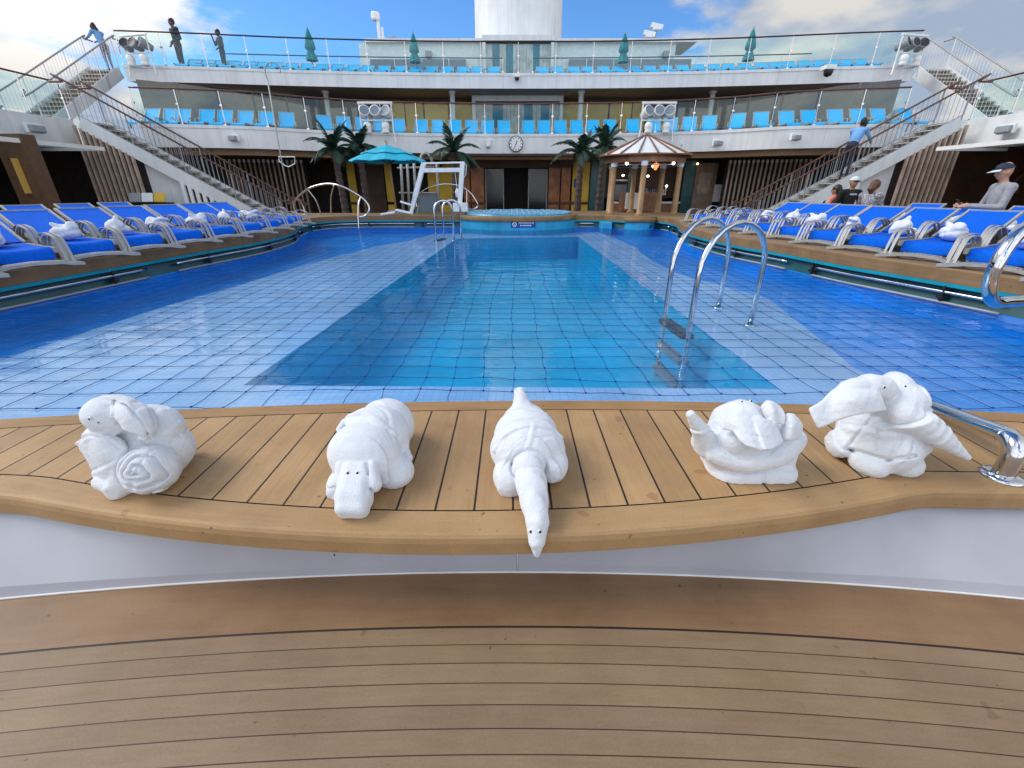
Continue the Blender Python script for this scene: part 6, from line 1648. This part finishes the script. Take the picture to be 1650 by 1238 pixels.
for i, (s_, y, lab) in enumerate(((-1, 14.6, 'light blue lounger on the left side balcony, nearest the stair'), (-1, 13.6, 'light blue lounger on the left side balcony, second from the stair'), (-1, 12.4, 'light blue lounger on the left side balcony, at the frame edge'), (1, 14.6, 'light blue lounger on the right side balcony, nearest the stair'), (1, 13.4, 'light blue lounger on the right side balcony, second from the stair'))):
    o = copy_tree(lu); o['group'] = 'light blue loungers on the side balconies'; o['label'] = lab; o.location = (X0+s_*15.1, y, ZB1-.06); o.rotation_euler = (0, 0, -s_*R(75))
# ================================================================ people
M['skin'] = mat('skin_light', (.5, .27, .19), .55, var=.08, trans=.05); M['skin2'] = mat('skin_tan', (.33, .17, .11), .55, var=.08); M['skin3'] = mat('skin_brown', (.16, .08, .05), .55, var=.08)
M['hairdk'] = mat('dark_hair', (.012, .009, .008), .5, var=.3, vscale=40); M['hairbr'] = mat('brown_hair', (.1, .045, .02), .5, var=.35, vscale=40)
M['ltblue'] = mat('light_blue_shirt', (.16, .38, .72), .8, var=.08); M['navyc'] = mat('navy_trousers', (.012, .016, .04), .8, var=.2)
M['coral'] = mat('coral_top', (.8, .22, .15), .8, var=.08); M['blackc'] = mat('black_sweatshirt', (.008, .008, .01), .85, var=.2)
M['print'] = mat('patterned_top', (.5, .5, .56), .8, vscale=38, alt=(.05, .05, .08)); M['greyc'] = mat('grey_pullover', (.3, .31, .34), .85, var=.12, vscale=25); M['greyp'] = mat('grey_shorts', (.16, .17, .19), .85, var=.15)
M['dkc'] = mat('dark_clothes', (.02, .022, .028), .85, var=.3); M['slate'] = mat('slate_clothes', (.05, .055, .06), .85, var=.2); M['white_c'] = mat('pale_shirt', (.6, .68, .72), .8)
M['capblue'] = mat('dark_cap', (.01, .02, .045), .7, var=.2)
M['stripep'] = mat('striped_trousers', (.5, .52, .58), .8, vscale=30, alt=(.02, .025, .1))
def person(label, loc, face, H, mats, pose, h=.017, hair=None, cap=None, extra=None, female=False):
    """mats = (skin, top, bottom, shoes); pose: local joint positions (x right, y forward, z up) for a 1.75 m body"""
    k = H/1.75; g = thing('person', label, 'person', loc, R(face))
    J = dict(pelvis=(0, 0, .95), chest=(0, .0, 1.3), neck=(0, .0, 1.48), head=(0, .025, 1.63),
             sl=(-.19, 0, 1.42), sr=(.19, 0, 1.42), el=(-.25, -.02, 1.12), er=(.25, -.02, 1.12), wl=(-.26, .06, .86), wr=(.26, .06, .86),
             kl=(-.1, .02, .5), kr=(.1, .02, .5), al=(-.1, -.02, .08), ar=(.1, -.02, .08), nose=(0, 1, 0))
    fa_ = pose.pop('forearm', 1); J.update(pose); J = {a: Vector(b) for a, b in J.items()}
    nose = J.pop('nose').normalized()
    lo = [min(v[i] for v in J.values())-.3 for i in range(3)]; hi = [max(v[i] for v in J.values())+.3 for i in range(3)]
    lo[2] = min(lo[2], -.03)
    S = SDF(lo, hi, h/k); best = np.full(S.d.shape, 9., np.float32); mid = np.zeros(S.d.shape, np.int8)
    def add(e, m, kk=.03):
        nonlocal best, mid
        mid = np.where(e < best, m, mid).astype(np.int8); best = np.minimum(best, e); S.add(e, kk)
    f = .9 if female else 1.
    pv, ch, nk, hd = J['pelvis'], J['chest'], J['neck'], J['head']
    for s in 'lr':
        sg = -1 if s == 'l' else 1
        hp = pv+Vector((sg*.09, 0, -.03))
        add(S.cap(hp, J['k'+s], .088, .058), 2, .03); add(S.cap(J['k'+s], J['a'+s], .057, .04), 2, .02)
        fw = Vector((sg*.03, .16, -.045)); add(S.cap(J['a'+s]+Vector((0, -.02, -.03)), J['a'+s]+fw, .042, .034), 3, .01)
    add(S.ell(pv, (.155*f+.01, .115, .13)), 2, .03)
    ax = (ch-pv); mid_ = pv.lerp(ch, .5)
    add(S.ell(mid_, (.15*f, .108, .2)), 1, .04); add(S.ell(ch, (.182*f, .118, .19)), 1, .05)
    for s in 'lr':
        sh, e_, w_ = J['s'+s], J['e'+s], J['w'+s]
        add(S.cap(ch.lerp(sh, .4)+Vector((0, 0, .07)), sh, .075, .066), 1, .03); add(S.cap(sh, e_, .062, .046), 1, .025)
        add(S.cap(e_, w_, .044, .031), fa_, .015)
        d = (w_-e_).normalized(); hb = w_+d*.045
        add(S.ell(hb, (.032, .032, .045)), 0, .012)
        sd = d.orthogonal().normalized()
        for q in range(4):
            o_ = sd*(.024-.016*q); add(S.cap(hb+d*.03+o_, hb+d*(.085-.006*abs(q-1.3))+o_+Vector((0, .012, -.012)), .0105, .0085), 0, .005)
        add(S.cap(hb+sd*.03, hb+sd*.045+d*.045, .012, .009), 0, .006)
    add(S.cap(nk+Vector((0, 0, -.06)), hd+Vector((0, 0, -.05)), .055, .052), 0, .02)
    up = (hd-nk).normalized(); sd = nose.cross(up).normalized()
    add(S.ell(hd+up*.01, (.078, .098, .118), Matrix((sd, nose, up)).transposed()), 0, .015); add(S.ell(hd-up*.055+nose*.03, (.055, .062, .06)), 0, .015)
    add(S.cap(hd+nose*.095+up*.005, hd+nose*.112-up*.025, .01, .015), 0, .012)
    for s in (-1, 1): add(S.ell(hd+sd*s*.08-nose*.01-up*.01, (.014, .022, .032)), 0, .008)
    lo_ = S.lo
    def mid_at(P):
        i = np.clip(np.round((P-lo_)/S.h).astype(int), 0, np.array(mid.shape)-1); return mid[tuple(i.T)]
    V, Q = S.net()
    me = bpy.data.meshes.new('body'); me.from_pydata((V*k).tolist(), [], Q.tolist())
    for m in mats: me.materials.append(M[m])
    me.polygons.foreach_set('material_index', mid_at(V[Q].mean(1)).astype(np.int32)); me.polygons.foreach_set('use_smooth', [True]*len(me.polygons)); me.update()
    link(bpy.data.objects.new('body', me), g)
    fr = Matrix((sd, nose, up)).transposed()
    def W(x, y, z): return (hd+fr @ Vector((x, y, z)))*k
    for s in (-1, 1):
        mb = MB(); mb.lathe([(.001, -.008), (.01, 0), (.001, .008)], W(s*.032, .088, .018), 8); mb.build('eye', M['black'], g, smooth=True)
    if hair:
        S2 = SDF([hd[i]-.25 for i in (0, 1)]+[hd[2]-.55], [hd[i]+.25 for i in range(3)], h/k)
        e = S2.ell(hd+up*.03-nose*.015, (.092, .112, .118), fr)
        cut = S2.ell(hd-up*.06+nose*.075, (.085, .09, .1), fr); e = np.maximum(e, -cut); S2.add(e, 0)
        if hair[1] == 'long': S2.add(S2.chain([hd-nose*.06+up*.03, hd-nose*.11-up*.12, hd-nose*.13-Vector((0, 0, .26)), hd-nose*.13-Vector((0, 0, .38))], [.075, .07, .06, .03]), .03)
        if hair[1] == 'mid': S2.add(S2.chain([hd-nose*.05+up*.03, hd-nose*.1-up*.1, hd-nose*.1-Vector((0, 0, .2))], [.085, .075, .045]), .03)
        S2.noise(.004, 90, 3); V, Q = S2.net(); me = bpy.data.meshes.new('hair'); me.from_pydata((V*k).tolist(), [], Q.tolist()); me.materials.append(M[hair[0]]); me.polygons.foreach_set('use_smooth', [True]*len(me.polygons)); link(bpy.data.objects.new('hair', me), g)
    if cap:
        mb = MB(); rws = []
        for a in np.linspace(0, math.pi/2, 6): rws.append([W(.094*math.cos(a)*math.cos(b), .112*math.cos(a)*math.sin(b)-.005, .045+.09*math.sin(a)) for b in np.linspace(0, 2*math.pi, 17)])
        mb.grid(rws); cp = mb.build('cap', M[cap[0]], g, smooth=True)
        mb = MB(); dr = cap[2] if len(cap) > 2 else 1
        rws = [[W(x, dr*(math.sqrt(max(0, .112**2-(x*1.1)**2))+t*.09*(1-(x/.1)**2)), .05-.02*t-.15*x*x) for x in np.linspace(-.085, .085, 9)] for t in (0, .5, 1)]
        mb.grid(rws); mb.grid([[(p[0], p[1], p[2]-.006) for p in r][::-1] for r in rws]); mb.build('peak', M[cap[1]], cp, smooth=True)
    if extra: extra(g, W, J, k)
    return g
# crew member leaning on the stair rail, right
f_ = .43
pc = TR.lerp(BR, .60)
best_s = min((abs(proj(TR.lerp(BR, s)+Vector((0, .25, 0)))[0]-1358), s) for s in np.linspace(.2, .9, 80))[1]
pc = TR.lerp(BR, best_s)+Vector((0, .25, 0))
person('person in light blue shirt and dark trousers leaning on the right stair handrail', pc+Vector((0, 0, .02)), -60, 1.86, ('skin3', 'ltblue', 'navyc', 'black'),
       dict(chest=(0, .14, 1.27), neck=(0, .22, 1.43), head=(0, .31, 1.55), sl=(-.19, .17, 1.39), sr=(.19, .17, 1.39), el=(-.25, .36, 1.2), er=(.27, .3, 1.18), wl=(-.22, .58, 1.12), wr=(.24, .5, 1.08), kl=(-.11, .05, .5), kr=(.1, -.02, .5), al=(-.12, 0, .08), ar=(.1, -.08, .08)), hair=('hairdk', 'short'), cap=('capblue', 'capblue'))
# three guests behind the right loungers
def head_at(px, py, Y, H, drop=.0):
    p = at_y(px, py, Y); return Vector((p.x, Y, p.z-H+drop))
person('person with long dark ponytail in a coral top, behind the right loungers', head_at(1352, 296, 12.0, 1.66), 40, 1.62, ('skin2', 'coral', 'navyc', 'black'),
       dict(er=(.24, .12, 1.16), wr=(.16, .32, 1.12), el=(-.24, .1, 1.14), wl=(-.14, .3, 1.1), forearm=0), hair=('hairdk', 'long'), female=True)
def logo(g, W, J, k):
    mb = MB(); c = J['chest']*k
    r_ = random.Random(2); x = -.075
    while x < .07:
        w_ = r_.uniform(.012, .022); mb.box((c.x+x+w_/2, c.y+.128, c.z+.07), (w_, .004, .035)); x += w_+.006
    mb.build('shirt_lettering', M['white_c'], g)
def shades(g, W, J, k):
    mb = MB(); mb.box(W(0, .098, .02), (.13, .02, .035)); mb.build('sunglasses', M['black'], g); logo(g, W, J, k)
person('person in a black sweatshirt with pale lettering and pale cap, behind the right loungers', head_at(1378, 283, 11.5, 1.78), 183, 1.75, ('skin2', 'blackc', 'dkc', 'black'),
       dict(sl=(-.22, 0, 1.41), sr=(.22, 0, 1.41), el=(-.31, .0, 1.13), er=(.31, .0, 1.13), wl=(-.27, .16, .92), wr=(.27, .16, .92)), cap=('white_c', 'white_c', -1), extra=shades)
def phone(g, W, J, k):
    p = (J['wl']+J['wr'])*.5*k+Vector((0, .1, .04)); mb = MB(); mb.box(p, (.075, .012, .15), mat=Matrix.Rotation(R(-40), 3, 'X')); mb.build('phone', M['black'], g, bevel=.004)
person('person with brown shoulder-length hair in a patterned top looking at a phone', head_at(1412, 288, 10.6, 1.68), -62, 1.65, ('skin', 'print', 'navyc', 'black'),
       dict(head=(0, .06, 1.62), el=(-.24, .12, 1.14), er=(.24, .12, 1.14), wl=(-.1, .36, 1.16), wr=(.1, .36, 1.16), nose=(0, 1, -.35), forearm=0), hair=('hairbr', 'mid'), female=True, extra=phone)
# man at the right edge
person('person in a grey pullover and dark cap holding a phone at the right edge', head_at(1636, 257, 7.7, 1.88), 68, 1.84, ('skin', 'greyc', 'greyp', 'black'),
       dict(chest=(0, .0, 1.29), head=(0, .06, 1.62), sl=(-.21, .0, 1.4), sr=(.21, 0, 1.4), el=(-.27, .06, 1.13), er=(.27, .06, 1.13), wl=(-.12, .36, 1.14), wr=(.12, .36, 1.14), nose=(0, 1, -.2)), h=.012, cap=('capblue', 'white_c'), extra=phone)
# figures on the upper deck, left
def up_at(px, Y): return Vector((xat(px, 80, Y), Y, ZU1-.06))
person('person in pale blue top and striped trousers leaning at the upper left stair head', Vector((xat(172, 90, 22.3), 22.3, ZU1-.02)), 75, 1.72, ('skin3', 'ltblue', 'stripep', 'black'),
       dict(chest=(0, .12, 1.27), neck=(0, .2, 1.43), head=(0, .27, 1.56), sl=(-.19, .15, 1.39), sr=(.19, .15, 1.39), el=(-.25, .35, 1.2), er=(.25, .35, 1.2), wl=(-.2, .6, 1.15), wr=(.2, .6, 1.15)), hair=('hairdk', 'mid'), female=True)
person('dark-clothed person standing behind the upper glass at the left, head above the rail', up_at(288, 22.5), 150, 1.9, ('skin3', 'dkc', 'slate', 'black'),
       dict(er=(.26, -.05, 1.14), wr=(.2, .12, .95), el=(-.27, -.02, 1.12), wl=(-.16, .2, 1.0)), hair=('hairdk', 'short'))
person('shorter person in slate clothes with one hand raised behind the upper left glass', up_at(357, 22.8), 140, 1.62, ('skin3', 'slate', 'slate', 'black'),
       dict(er=(.3, .1, 1.2), wr=(.24, .2, 1.5), el=(-.24, .0, 1.13), wl=(-.15, .2, 1.0)), hair=('hairdk', 'short'))
